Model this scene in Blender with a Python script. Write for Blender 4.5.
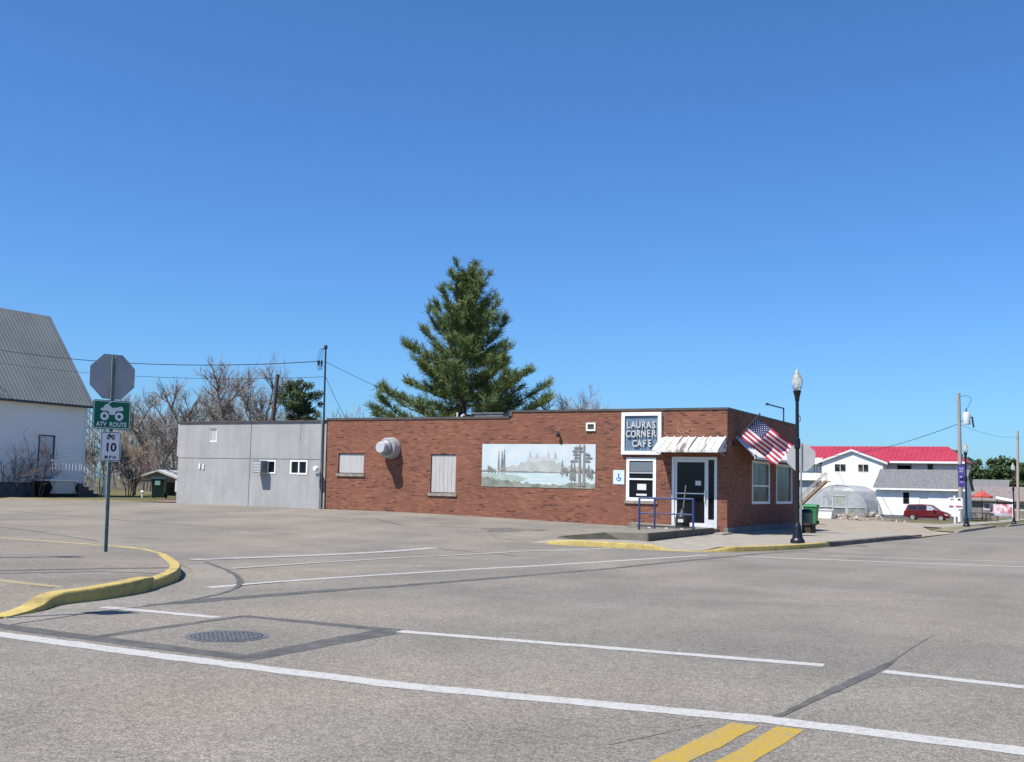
import bpy, bmesh, math, random
from mathutils import Vector, Matrix
R = math.radians
random.seed(7)
for o in list(bpy.data.objects): bpy.data.objects.remove(o)
scene = bpy.context.scene
COL = scene.collection

# ------------------------------------------------------------------ camera, light, exposure
# world frame: origin at the street corner of the cafe, +x along the muralled wall to the street, +y along the street
cd = bpy.data.cameras.new('camera'); cam = bpy.data.objects.new('camera', cd); COL.objects.link(cam)
FW = Vector((-0.467, 0.879, 0.0953)); RT = Vector((0.884, 0.467, 0.0221))
FW.normalize(); RT = (RT - FW * RT.dot(FW)).normalized(); UP = RT.cross(FW)
cam.matrix_world = Matrix(((RT.x, UP.x, -FW.x, 9.701), (RT.y, UP.y, -FW.y, -32.354), (RT.z, UP.z, -FW.z, 1.35), (0, 0, 0, 1)))
cd.sensor_fit = 'HORIZONTAL'; cd.sensor_width = 36; cd.lens = 38.13; cd.clip_start = 0.1; cd.clip_end = 3000
scene.camera = cam

TO_SUN = Vector((-0.48, -1.0, 1.72)).normalized()
world = bpy.data.worlds.new('World'); scene.world = world; world.use_nodes = True
wn = world.node_tree; bg = wn.nodes['Background']
sky = wn.nodes.new('ShaderNodeTexSky'); sky.sky_type = 'NISHITA'; sky.sun_disc = False
sky.sun_elevation = math.asin(TO_SUN.z); sky.sun_rotation = math.atan2(TO_SUN.x, TO_SUN.y)
sky.altitude = 300; sky.air_density = 1.0; sky.dust_density = 0.75; sky.ozone_density = 2.5
tint = wn.nodes.new('ShaderNodeMixRGB'); tint.blend_type = 'MULTIPLY'; tint.inputs[0].default_value = 1; tint.inputs[2].default_value = (.37, .635, .95, 1)
wn.links.new(sky.outputs[0], tint.inputs[1]); wn.links.new(tint.outputs[0], bg.inputs[0]); bg.inputs[1].default_value = 0.088
sd = bpy.data.lights.new('sun', 'SUN'); sd.energy = 3.8; sd.angle = R(0.53); sd.color = (1.0, 0.95, 0.87)
sun = bpy.data.objects.new('sun', sd); COL.objects.link(sun)
sun.rotation_euler = (-TO_SUN).to_track_quat('-Z', 'Y').to_euler()
scene.view_settings.view_transform = 'Standard'; scene.view_settings.look = 'None'
scene.view_settings.exposure = 0.95; scene.view_settings.gamma = 1.0

# ------------------------------------------------------------------ terrain
def interp(x, xs, ys):
    if x <= xs[0]: return ys[0]
    for i in range(1, len(xs)):
        if x <= xs[i]:
            t = (x - xs[i-1]) / (xs[i] - xs[i-1]); return ys[i-1] + t * (ys[i] - ys[i-1])
    return ys[-1]
def sm(a, b, x):
    t = min(1, max(0, (x - a) / (b - a))); return t * t * (3 - 2 * t)
def terr(x, y):
    rise = interp(-x, [-1, 0, 3, 8, 16, 30, 60], [0, .06, .28, .32, .31, .36, .4]) * sm(-13, 0, y)
    xx = x + .28 * max(y - 9, 0)
    w = sm(-4, 6, xx)
    s = interp(y, [4, 16, 35, 82, 130, 400], [0, -.1, -.30, -1.0, -1.45, -1.45])
    dip = -.15 * sm(-23, -13, y) * sm(-14, -2, xx)
    return rise * (1 - w * sm(0, 14, y)) + w * s + dip

# ------------------------------------------------------------------ materials
MATS = {}
def mat(name, col=(.5, .5, .5), rough=.7, metal=0, spec=.35, **kw):
    if name in MATS: return MATS[name]
    m = bpy.data.materials.new(name); m.use_nodes = True; MATS[name] = m
    b = m.node_tree.nodes['Principled BSDF']
    b.inputs['Base Color'].default_value = (*col, 1); b.inputs['Roughness'].default_value = rough
    b.inputs['Metallic'].default_value = metal; b.inputs['Specular IOR Level'].default_value = spec
    return m
class NT:
    def __init__(s, m): s.t = m.node_tree; s.b = s.t.nodes['Principled BSDF']; s.pos = None
    def n(s, typ, **kw):
        x = s.t.nodes.new('ShaderNode' + typ)
        for k, v in kw.items():
            if k.startswith('i_'):
                x.inputs[k[2:].replace('_', ' ')].default_value = v
            else: setattr(x, k, v)
        return x
    def l(s, a, b): s.t.links.new(a, b)
    def P(s):
        if s.pos is None: s.pos = s.n('NewGeometry').outputs['Position']
        return s.pos
    def vec(s, sx, sy, sz):
        v = s.n('VectorMath', operation='MULTIPLY'); s.l(s.P(), v.inputs[0]); v.inputs[1].default_value = (sx, sy, sz); return v.outputs[0]
    def noise(s, scale, detail=4, rough=.55, v=None, out='Fac'):
        x = s.n('TexNoise'); x.inputs['Scale'].default_value = scale; x.inputs['Detail'].default_value = detail; x.inputs['Roughness'].default_value = rough
        s.l(v if v is not None else s.P(), x.inputs['Vector']); return x.outputs[out]
    def ramp(s, f, stops):
        x = s.n('ValToRGB'); e = x.color_ramp.elements
        while len(e) < len(stops): e.new(.5)
        for k, (p, c) in zip(e, stops):
            k.position = p; k.color = (c, c, c, 1) if isinstance(c, (int, float)) else (*c, 1)
        s.l(f, x.inputs[0]); return x.outputs[0]
    def mix(s, f, a, b, typ='MIX'):
        x = s.n('MixRGB', blend_type=typ)
        for k, v in ((0, f), (1, a), (2, b)):
            if isinstance(v, (int, float)): x.inputs[k].default_value = v if k == 0 else (v, v, v, 1)
            elif isinstance(v, tuple): x.inputs[k].default_value = (*v, 1)
            else: s.l(v, x.inputs[k])
        return x.outputs[0]
    def math(s, op, a, b=0):
        x = s.n('Math', operation=op)
        for k, v in ((0, a), (1, b)):
            if isinstance(v, (int, float)): x.inputs[k].default_value = v
            else: s.l(v, x.inputs[k])
        return x.outputs[0]
    def col(s, c): s.l(c, s.b.inputs['Base Color'])
    def bump(s, h, strength=.3, dist=.01):
        x = s.n('Bump'); x.inputs['Strength'].default_value = strength; x.inputs['Distance'].default_value = dist
        s.l(h, x.inputs['Height']); s.l(x.outputs[0], s.b.inputs['Normal'])
def noisy(name, c1, c2, scale=3, rough=.8, spec=.3, metal=0, stretch=(1, 1, 1), detail=5, lo=.35, hi=.65, bump=0):
    if name in MATS: return MATS[name]
    m = mat(name, c1, rough, metal, spec); t = NT(m)
    f = t.noise(scale, detail, .6, t.vec(*stretch)); t.col(t.ramp(f, [(lo, c1), (hi, c2)]))
    if bump: t.bump(f, bump, .02)
    return m
def asphalt(name, base, warm, big=.35):
    m = mat(name, base, .92, 0, .2); t = NT(m)
    a = t.noise(.16, 5, .6); b = t.noise(.9, 6, .7); c = t.noise(13, 3, .7); d = t.noise(62, 2, .8); d2 = t.noise(120, 2, .8)
    st = t.noise(1.0, 4, .6, t.vec(.9, .09, 1))
    c0 = t.mix(t.ramp(a, [(.35, 0), (.68, 1)]), base, warm)
    c1 = t.mix(.6, c0, t.ramp(b, [(.3, .76), (.7, 1.16)]), 'MULTIPLY')
    pt = t.noise(.33, 3, .5); c1 = t.mix(1, c1, t.ramp(pt, [(.38, (.90, .905, .92)), (.5, (1, 1, 1)), (.62, (1.06, 1.045, 1.02))]), 'MULTIPLY')
    ol = t.noise(.55, 4, .55, t.vec(1, .8, 1)); c1 = t.mix(t.ramp(ol, [(.66, 0), (.76, .22)]), c1, tuple(q*.5 for q in base))
    c1 = t.mix(.4, c1, t.ramp(st, [(.3, .8), (.7, 1.12)]), 'MULTIPLY')
    c2 = t.mix(.5, c1, t.ramp(c, [(.32, .66), (.5, 1.0), (.70, 1.28)]), 'MULTIPLY')
    c3 = t.mix(.62, c2, t.ramp(d, [(.38, .42), (.5, 1.0), (.62, 1.6)]), 'MULTIPLY')
    c3 = t.mix(.5, c3, t.ramp(d2, [(.38, .5), (.5, 1.0), (.64, 1.5)]), 'MULTIPLY')
    # scattered pale and pinkish aggregate
    v = t.n('TexVoronoi'); v.inputs['Scale'].default_value = 60; t.l(t.P(), v.inputs['Vector'])
    sep = t.n('SeparateXYZ'); t.l(v.outputs['Color'], sep.inputs[0])
    k = t.mix(1, t.ramp(sep.outputs[0], [(.86, 0), (.90, 1)]), t.ramp(v.outputs['Distance'], [(.30, 1), (.45, 0)]), 'MULTIPLY')
    c3 = t.mix(t.math('MULTIPLY', k, .4), c3, (.40, .34, .30))
    t.col(c3); t.bump(t.mix(.5, d, d2), .45, .012)
    return m
ASPH = asphalt('road asphalt', (.186, .172, .150), (.208, .187, .160))
LOT = asphalt('lot asphalt', (.194, .178, .152), (.226, .201, .168))
CONC = noisy('concrete', (.245, .22, .185), (.31, .28, .235), 2.2, .9, detail=8)
t = NT(CONC); g = t.noise(60, 3, .8); old = CONC.node_tree.nodes['Principled BSDF'].inputs['Base Color'].links[0].from_socket
t.col(t.mix(.6, old, t.ramp(g, [(.3, .7), (.7, 1.25)]), 'MULTIPLY'))
CONCD = noisy('weathered concrete', (.17, .15, .125), (.27, .245, .205), 4, .92, detail=8)
GRAVEL = noisy('tan gravel', (.22, .18, .135), (.34, .29, .225), 1.6, .95, detail=9)
SEAL = noisy('crack sealant', (.066, .063, .059), (.112, .107, .10), 5, .75, detail=6)
PATCH = asphalt('asphalt patch', (.180, .166, .144), (.202, .183, .157))
def paint(name, c, wornc, cover=.40):
    m = mat(name, c, .7); t = NT(m); f = t.noise(9, 8, .8); f2 = t.noise(60, 3, .8)
    k = t.ramp(t.mix(.5, f, f2), [(cover - .03, 1), (cover + .05, 0)])
    t.col(t.mix(k, t.mix(.5, c, t.ramp(f2, [(.3, .75), (.7, 1.1)]), 'MULTIPLY'), wornc)); return m
WPAINT = paint('white road paint', (.42, .41, .39), (.24, .225, .205), .435)
WPAINT2 = paint('worn white road paint', (.38, .365, .34), (.235, .215, .19), .46)
YPAINT = paint('yellow road paint', (.37, .25, .035), (.24, .2, .13), .445)
YCURB = paint('yellow curb paint', (.50, .38, .10), (.34, .275, .14), .46); t = NT(YCURB)
old = t.b.inputs['Base Color'].links[0].from_socket
t.col(t.mix(t.ramp(t.noise(2.6, 8, .75), [(.50, 0), (.68, .7)]), t.mix(.5, old, t.ramp(t.noise(35, 4, .8), [(.3, .6), (.7, 1.25)]), 'MULTIPLY'), (.15, .115, .055))); t.bump(t.noise(14, 6, .75), .6, .02)
YFADE = paint('faded yellow paint', (.33, .27, .12), (.25, .215, .15), .49)
GRASS = mat('dry lawn', (.1, .1, .05), .95, 0, .1); t = NT(GRASS)
gs = t.ramp(t.noise(.22, 6, .65), [(.35, (.17, .145, .085)), (.55, (.105, .105, .045)), (.7, (.065, .08, .028))])
t.col(t.mix(.7, gs, t.ramp(t.noise(14, 5, .75), [(.3, .5), (.7, 1.45)]), 'MULTIPLY'))
DGRASS = noisy('straw grass', (.24, .20, .125), (.13, .12, .055), 1.5, .95, detail=9)
# brick
BRICK = mat('red brick', (.3, .1, .07), .88, 0, .2); t = NT(BRICK)
sp = t.n('SeparateXYZ'); t.l(t.P(), sp.inputs[0])
cb = t.n('CombineXYZ'); t.l(t.math('ADD', sp.outputs[0], sp.outputs[1]), cb.inputs[0]); t.l(sp.outputs[2], cb.inputs[1])
br = t.n('TexBrick'); br.inputs['Scale'].default_value = 1; br.inputs['Brick Width'].default_value = .195; br.inputs['Row Height'].default_value = .062
br.inputs['Mortar Size'].default_value = .007; br.inputs['Mortar Smooth'].default_value = .3; br.inputs['Color1'].default_value = (0, 0, 0, 1); br.inputs['Color2'].default_value = (1, 1, 1, 1)
br.inputs['Mortar'].default_value = (.5, .5, .5, 1); br.inputs['Bias'].default_value = 0; t.l(cb.outputs[0], br.inputs['Vector'])
bc = t.ramp(br.outputs['Color'], [(0, (.085, .038, .028)), (.04, (.12, .048, .033)), (.14, (.195, .072, .043)), (.7, (.230, .086, .050)), (1, (.28, .115, .069))])
bl = t.noise(.55, 6, .65); bc = t.mix(.6, bc, t.ramp(bl, [(.3, .72), (.7, 1.22)]), 'MULTIPLY')
bc = t.mix(.45, bc, t.ramp(t.noise(2.2, 7, .8, t.vec(.7, .7, 7)), [(.3, .62), (.7, 1.2)]), 'MULTIPLY')
bc = t.mix(t.ramp(t.noise(.9, 7, .7), [(.66, 0), (.8, .35)]), bc, (.42, .33, .28))
t.col(t.mix(br.outputs['Fac'], bc, (.20, .125, .10))); t.bump(t.math('SUBTRACT', 1, br.outputs['Fac']), .5, .008)
# annex render
STUC = mat('grey cement render', (.4, .4, .42), .9, 0, .2); t = NT(STUC)
c = t.ramp(t.noise(.7, 8, .7), [(.3, (.30, .297, .293)), (.7, (.385, .381, .376))])
c = t.mix(.6, c, t.ramp(t.noise(1.1, 6, .7, t.vec(2.2, 2.2, .22)), [(.3, .78), (.65, 1.08)]), 'MULTIPLY')
c = t.mix(t.ramp(t.noise(1.6, 6, .6), [(.62, 0), (.72, .35)]), c, (.41, .41, .405))
t.col(t.mix(.5, c, t.ramp(t.noise(28, 5, .7), [(.3, .82), (.7, 1.15)]), 'MULTIPLY'))
def siding(name, c, step=.13, dark=.62, stain=(.86, 1.04)):
    m = mat(name, c, .6); t = NT(m); s_ = t.n('SeparateXYZ'); t.l(t.P(), s_.inputs[0])
    fr = t.math('FRACT', t.math('DIVIDE', s_.outputs[2], step))
    k = t.ramp(fr, [(0, dark), (.12, 1), (1, 1)])
    cc = t.mix(1, c, k, 'MULTIPLY'); t.col(t.mix(1, cc, t.ramp(t.noise(1.3, 6), [(.3, stain[0]), (.7, stain[1])]), 'MULTIPLY'))
    t.bump(fr, .4, .02); return m
SIDE = siding('white lap siding', (.90, .875, .84), .13, .8, (.92, 1.0)); SIDE2 = siding('white house siding', (.82, .82, .80), .2, .82)
MAUVE = siding('shade toned siding', (.62, .56, .56), .2, .8)  # white siding with the shade of the wall put into its tone
WHITE = noisy('white trim paint', (.72, .72, .71), (.80, .80, .79), 6, .5)
WHITEO = noisy('old white panel', (.38, .37, .36), (.46, .45, .44), 3, .6, stretch=(4, 4, .4))
ALU = noisy('aluminium frame', (.62, .63, .64), (.72, .73, .74), 5, .38, metal=.25)
DARK = mat('black iron', (.018, .019, .024), .42); BLACK = mat('flat black', (.012, .012, .013), .7)
COPE = noisy('dark coping', (.06, .052, .05), (.10, .085, .08), 4, .6)
GLASS = mat('dark window glass', (.008, .009, .012), .06, 0, .22)
GLASS2 = noisy('painted reflection glass', (.02, .022, .022), (.13, .125, .12), 2.2, .15, spec=.07, stretch=(1, 1, .5), lo=.45, hi=.6)  # murky reflections painted as pale blotches into the glass colour
GALV = noisy('galvanised steel', (.32, .335, .35), (.42, .435, .45), 8, .5, metal=.45)
SIGNB = noisy('aluminium sign back', (.30, .30, .315), (.37, .37, .38), 3, .5, metal=.2)
POSTG = noisy('green grey post', (.17, .21, .185), (.25, .285, .26), 8, .55, metal=.2)
GREEN = mat('sign green', (.0, .115, .062), .4); SWHITE = mat('sign white', (.72, .72, .73), .45); SBLACK = mat('sign black', (.015, .015, .017), .5)
BLUE = noisy('blue railing paint', (.025, .045, .13), (.035, .065, .18), 6, .45)
SIGNBLUE = noisy('faded blue sign panel', (.105, .165, .235), (.15, .215, .29), 3, .6)
WOODP = noisy('weathered pole wood', (.05, .042, .037), (.10, .085, .073), 3, .9, stretch=(6, 6, .4))
WOODG = noisy('grey pole wood', (.24, .225, .215), (.34, .32, .30), 3, .9, stretch=(6, 6, .4))
WOODT = noisy('tan timber', (.24, .155, .085), (.36, .25, .15), 3, .8, stretch=(2, 2, 2))
METROOF = noisy('grey metal roof', (.19, .205, .205), (.23, .245, .245), .6, .5, metal=.3)
REDROOF = noisy('red metal roof', (.30, .028, .05), (.36, .04, .065), .8, .5)
SHING = noisy('grey shingles', (.10, .10, .105), (.20, .195, .195), 5, .95, detail=6, stretch=(1, 1, 1))
SHING2 = noisy('brown grey shingles', (.16, .135, .13), (.23, .20, .19), 3, .95)
ROOFFLAT = noisy('flat roof membrane', (.10, .10, .10), (.16, .155, .15), 2, .95)
FOUND = noisy('dark block foundation', (.10, .105, .12), (.17, .17, .185), 3, .9)
GFOUND = noisy('grey painted foundation', (.13, .13, .13), (.19, .19, .188), 3, .9)
BARK = noisy('pine bark', (.05, .038, .03), (.10, .08, .065), 6, .95)
TWIG = noisy('bare twigs', (.17, .15, .135), (.27, .24, .215), 2, .95)
REDTWIG = noisy('reddish twigs', (.14, .085, .075), (.21, .14, .12), 2, .95)
def leafmat(name, c1, c2, c3):
    m = mat(name, c1, .75, 0, .25); t = NT(m); g = t.n('NewGeometry')
    t.col(t.ramp(g.outputs['Random Per Island'], [(0, c1), (.5, c2), (1, c3)]))
    b = t.b; b.inputs['Subsurface Weight'].default_value = 0; return m
PINE = leafmat('pine needles', (.07, .112, .038), (.13, .18, .056), (.21, .245, .08))
LEAF = leafmat('dark leaves', (.03, .052, .022), (.05, .08, .03), (.085, .115, .045))
CEDAR = leafmat('cedar leaves', (.035, .06, .025), (.065, .095, .036), (.11, .135, .05))
VANRED = mat('maroon car paint', (.125, .008, .016), .25, 0, .6)
TYRE = mat('tyre rubber', (.02, .02, .02), .85); RIM = mat('silver rim', (.5, .5, .5), .35, .6)

# ------------------------------------------------------------------ mesh builder
def wloc(o):
    v = Vector((0, 0, 0))
    while o: v += o.location; o = o.parent
    return v
class MB:
    def __init__(s): s.v = []; s.f = []; s.m = []; s.cur = 0
    def add(s, vs, fs):
        k = len(s.v); s.v += [tuple(v) for v in vs]; s.f += [tuple(i + k for i in f) for f in fs]; s.m += [s.cur] * len(fs); return s
    def quad(s, *p): return s.add(p, [tuple(range(len(p)))])
    def box(s, x0, x1, y0, y1, z0, z1):
        return s.add([(x0,y0,z0),(x1,y0,z0),(x1,y1,z0),(x0,y1,z0),(x0,y0,z1),(x1,y0,z1),(x1,y1,z1),(x0,y1,z1)],
                     [(0,3,2,1),(4,5,6,7),(0,1,5,4),(1,2,6,5),(2,3,7,6),(3,0,4,7)])
    def prism(s, poly, ex):
        n = len(poly); a = [Vector(p) for p in poly]; ex = Vector(ex); b = [p + ex for p in a]
        return s.add(a + b, [tuple(range(n))[::-1], tuple(range(n, 2*n))] + [(i, (i+1) % n, n + (i+1) % n, n + i) for i in range(n)])
    def tube(s, pts, r, n=8, cap=True):
        pts = [Vector(p) for p in pts]; k = len(pts); rs = r if isinstance(r, (list, tuple)) else [r] * k
        vs = []; ref = None
        for i, p in enumerate(pts):
            d = (pts[min(i+1, k-1)] - pts[max(i-1, 0)]).normalized()
            if ref is None:
                ref = Vector((0, 0, 1)) if abs(d.z) < .9 else Vector((1, 0, 0))
            u = (ref - d * ref.dot(d)).normalized(); w = d.cross(u); ref = u
            for j in range(n):
                a = 2 * math.pi * j / n; vs.append(p + (u * math.cos(a) + w * math.sin(a)) * rs[i])
        fs = [(i*n+j, i*n+(j+1) % n, (i+1)*n+(j+1) % n, (i+1)*n+j) for i in range(k-1) for j in range(n)]
        if cap: fs += [tuple(range(n))[::-1], tuple(range((k-1)*n, k*n))]
        return s.add(vs, fs)
    def bar(s, a, b, w, h, up=(0, 0, 1)):
        a = Vector(a); b = Vector(b); d = (b - a).normalized(); up = Vector(up)
        if abs(d.dot(up)) > .99: up = Vector((0, 1, 0))
        u = d.cross(up).normalized(); v = u.cross(d)
        c = [u*w/2 + v*h/2, -u*w/2 + v*h/2, -u*w/2 - v*h/2, u*w/2 - v*h/2]
        return s.add([a + q for q in c] + [b + q for q in c], [(0,1,2,3),(7,6,5,4),(0,4,5,1),(1,5,6,2),(2,6,7,3),(3,7,4,0)])
    def lathe(s, prof, c=(0, 0, 0), n=16):
        vs = []; c = Vector(c)
        for r, z in prof:
            for j in range(n): a = 2*math.pi*j/n; vs.append(c + Vector((r*math.cos(a), r*math.sin(a), z)))
        k = len(prof)
        fs = [(i*n+j, i*n+(j+1) % n, (i+1)*n+(j+1) % n, (i+1)*n+j) for i in range(k-1) for j in range(n)]
        fs += [tuple(range(n))[::-1], tuple(range((k-1)*n, k*n))]
        return s.add(vs, fs)
    def text(s, txt, size, org, xd, zd, th=.01, bold=.0, align='CENTER', sx=1.0):
        cu = bpy.data.curves.new('tmp', 'FONT'); cu.body = txt; cu.size = size; cu.align_x = align; cu.align_y = 'CENTER'
        cu.extrude = th / 2; cu.offset = bold; cu.resolution_u = 3
        o = bpy.data.objects.new('tmp', cu); COL.objects.link(o)
        dg = bpy.context.evaluated_depsgraph_get(); me = o.evaluated_get(dg).to_mesh()
        xd = Vector(xd).normalized(); zd = Vector(zd).normalized(); nd = xd.cross(zd); org = Vector(org)
        s.add([org + xd*v.co.x*sx + zd*v.co.y + nd*v.co.z for v in me.vertices], [tuple(p.vertices) for p in me.polygons])
        o.evaluated_get(dg).to_mesh_clear(); bpy.data.objects.remove(o); bpy.data.curves.remove(cu); return s
    def build(s, name, mats, parent=None, smooth=False, norm=True):
        me = bpy.data.meshes.new(name); off = wloc(parent)
        me.from_pydata([(v[0]-off.x, v[1]-off.y, v[2]-off.z) for v in s.v], [], s.f)
        for m in (mats if isinstance(mats, (list, tuple)) else [mats]): me.materials.append(m)
        me.polygons.foreach_set('material_index', s.m)
        if norm:
            bm = bmesh.new(); bm.from_mesh(me); bmesh.ops.recalc_face_normals(bm, faces=bm.faces[:]); bm.to_mesh(me); bm.free()
        if smooth:
            me.polygons.foreach_set('use_smooth', [True] * len(me.polygons))
            try: me.set_sharp_from_angle(angle=R(40))
            except Exception: pass
        me.update(); o = bpy.data.objects.new(name, me); COL.objects.link(o)
        if parent: o.parent = parent
        return o
def tag(o, label=None, cat=None, group=None, kind=None):
    if label: o['label'] = label
    if cat: o['category'] = cat
    if group: o['group'] = group
    if kind: o['kind'] = kind
    return o
def thing(name, label, cat, loc=(0, 0, 0), group=None):
    o = bpy.data.objects.new(name, None); COL.objects.link(o); o.location = loc; o.empty_display_size = .2
    return tag(o, label, cat, group)
def dup(root, loc, rotz=0, label=None, scale=1.1):
    r = root.copy(); COL.objects.link(r); r.location = loc; r.rotation_euler = (0, 0, rotz); r.scale = (scale*.75, scale*.75, scale) if scale != 1 else (1, 1, 1)
    if label: r['label'] = label
    for ch in list(root.children):
        c = ch.copy(); COL.objects.link(c); c.parent = r
        for g in list(ch.children):
            d = g.copy(); COL.objects.link(d); d.parent = c
    return r

# ------------------------------------------------------------------ ground sheets
LX = sorted(set([-400, -250, -160, -110, -80, -65, -55] + list(range(-50, 21)) + [24, 30, 40, 60, 100, 160, 250, 400]))
LY = sorted(set([-300, -160, -100, -70, -55, -45, -38] + list(range(-34, 41)) + list(range(42, 140, 4)) + [150, 170, 200, 250, 320, 400, 700, 1200]))
def sheet(name, poly, dz, m, kind='structure', skirt=0, zf=None):
    bm = bmesh.new(); bm.faces.new([bm.verts.new((x, y, 0)) for x, y in poly])
    xs = [p[0] for p in poly]; ys = [p[1] for p in poly]
    for L, ax in ((LX, 0), (LY, 1)):
        lo, hi = (min(xs), max(xs)) if ax == 0 else (min(ys), max(ys))
        for c in L:
            if lo < c < hi:
                co = (c, 0, 0) if ax == 0 else (0, c, 0); no = (1, 0, 0) if ax == 0 else (0, 1, 0)
                bmesh.ops.bisect_plane(bm, geom=bm.verts[:] + bm.edges[:] + bm.faces[:], plane_co=co, plane_no=no, dist=1e-5)
    zf = zf or terr
    for v in bm.verts: v.co.z = zf(v.co.x, v.co.y) + dz
    if skirt:
        be = [e for e in bm.edges if len(e.link_faces) == 1]
        r = bmesh.ops.extrude_edge_only(bm, edges=be)
        for v in r['geom']:
            if isinstance(v, bmesh.types.BMVert): v.co.z -= skirt
    bmesh.ops.recalc_face_normals(bm, faces=bm.faces[:])
    if bm.faces and sum(f.normal.z * f.calc_area() for f in bm.faces) < 0: bmesh.ops.reverse_faces(bm, faces=bm.faces[:])
    me = bpy.data.meshes.new(name); bm.to_mesh(me); bm.free(); me.materials.append(m)
    o = bpy.data.objects.new(name, me); COL.objects.link(o)
    if kind: o['kind'] = kind
    return o
def smooth_path(pts, n=6):
    out = []; P = [Vector(p) for p in pts]; P = [P[0]*2 - P[1]] + P + [P[-1]*2 - P[-2]]
    for i in range(1, len(P) - 2):
        for k in range(n):
            t = k / n; a, b, c, d = P[i-1], P[i], P[i+1], P[i+2]
            out.append(.5*((2*b) + (c-a)*t + (2*a-5*b+4*c-d)*t*t + (3*b-a-3*c+d)*t**3))
    out.append(P[-2]); return out
def ribbon(name, pts, w, dz, m, jag=0, seed=0, kind='structure', zf=None):
    """flat marking along a polyline, resampled so that it follows the terrain"""
    rnd = random.Random(seed); P = [Vector((p[0], p[1])) for p in pts]; Q = []
    ws = w if isinstance(w, (list, tuple)) else [w] * len(P); W_ = []
    for i in range(len(P) - 1):
        n = max(1, int((P[i+1] - P[i]).length / (.14 if jag else .5)))
        for k in range(n): Q.append(P[i].lerp(P[i+1], k / n)); W_.append(ws[i] + (ws[i+1] - ws[i]) * k / n)
    Q.append(P[-1]); W_.append(ws[-1]); mb = MB(); vs = []
    for i, q in enumerate(Q):
        d = (Q[min(i+1, len(Q)-1)] - Q[max(i-1, 0)]).normalized(); nrm = Vector((-d.y, d.x))
        for sg in (-1, 1):
            p = q + nrm * sg * (W_[i] / 2 + rnd.uniform(-jag, jag)); vs.append((p.x, p.y, (zf or terr)(p.x, p.y) + dz))
    mb.add(vs, [(2*i, 2*i+2, 2*i+3, 2*i+1) for i in range(len(Q) - 1)])
    o = mb.build(name, m, norm=False); 
    if o.data.polygons[0].normal.z < 0: o.data.flip_normals()
    if kind: o['kind'] = kind
    return o

sheet('ground', [(-400, -300), (400, -300), (400, 1200), (-400, 1200)], -.03, GRASS)
sheet('parking_lot', [(-29.5, -3.0), (-29, -3.5), (-60, -12.5), (-60, -23), (5, -23), (5, -3), (0.5, -.02), (-.5, .06), (-22.6, .1), (-24, -.9)], .0, LOT)
sheet('road', [(1.2, -23), (-400, -23), (-400, -60), (14, -60), (14, -300), (4.2, -300) , (4.2, -60.01)][:0] or [(.9, -300), (14, -300), (14, 600), (5.6, 600), (5.6, 60), (4.9, 30), (4.62, 8.2), (4.0, 2.7), (3.4, -1.9), (2.9, -4.3), (2.1, -6.4), (1.55, -7.0), (.4, -7.55), (-.8, -7.85), (-1.2, -9.5), (-1.0, -14), (.2, -21), (.7, -23.3), (.9, -25.5)], .006, ASPH)
sheet('gravel_yard', [(4.3, 9.2), (4.7, 17.4), (3.4, 20), (1.9, 29), (1.4, 44), (-2.4, 48), (-7, 59), (-16, 66), (-16, 9.0), (0, 9.0)], .0, GRAVEL)
sheet('pavement', [(1.9, 29), (3.0, 28), (3.2, 36), (2.9, 60), (3.2, 120), (1.6, 120), (1.2, 60), (1.4, 44)], .02, CONC)
sheet('crosswalk_ramp', [(3.4, 36.3), (4.9, 36.3), (5.2, 40.5), (3.4, 40.5)], .015, CONC)
sheet('grass_strip', [(3.5, 19.8), (4.72, 17.6), (4.9, 27), (4.95, 36), (3.5, 36), (3.05, 28.2)], .035, DGRASS)
sheet('grass_strip', [(3.5, 41), (5.25, 41), (5.5, 60), (5.6, 120), (3.6, 120), (3.3, 60)], .035, GRASS)
sheet('lawn_edge', [(-29.4, -3.1), (-24.2, -.9), (-24.3, 1.4), (-31, -1.2)], .0, DGRASS)

# raised corner in front of the cafe
cafe_edge = [(-2.13, -8.13), (-.82, -7.81), (.36, -7.53), (.9, -7.36), (1.55, -6.98), (2.1, -6.37), (2.55, -5.4), (2.94, -4.31), (3.22, -3.1), (3.43, -1.83), (3.72, .4), (4.0, 2.67), (4.3, 5.3), (4.62, 8.22)]
def walkz(x, y): return terr(x, y) + .115 * sm(-2.6, -.6, x) * (1 - .8*sm(.45, .75, x)*(1 - sm(1.45, 1.75, x))*(1 - sm(-6.6, -5.6, y)))
ce = [tuple(p) for p in smooth_path([Vector((a, b, 0)) for a, b in cafe_edge], 4)]
sheet('sidewalk', [(-2.5, -3.9), (-2.6, -8.1)] + [(p[0] - .12, p[1] + .08) for p in ce] + [(3.4, 9.0), (-.1, 9.0), (-.1, .02), (-2.0, -.5)], .004, CONC, skirt=.15, zf=walkz)
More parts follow.
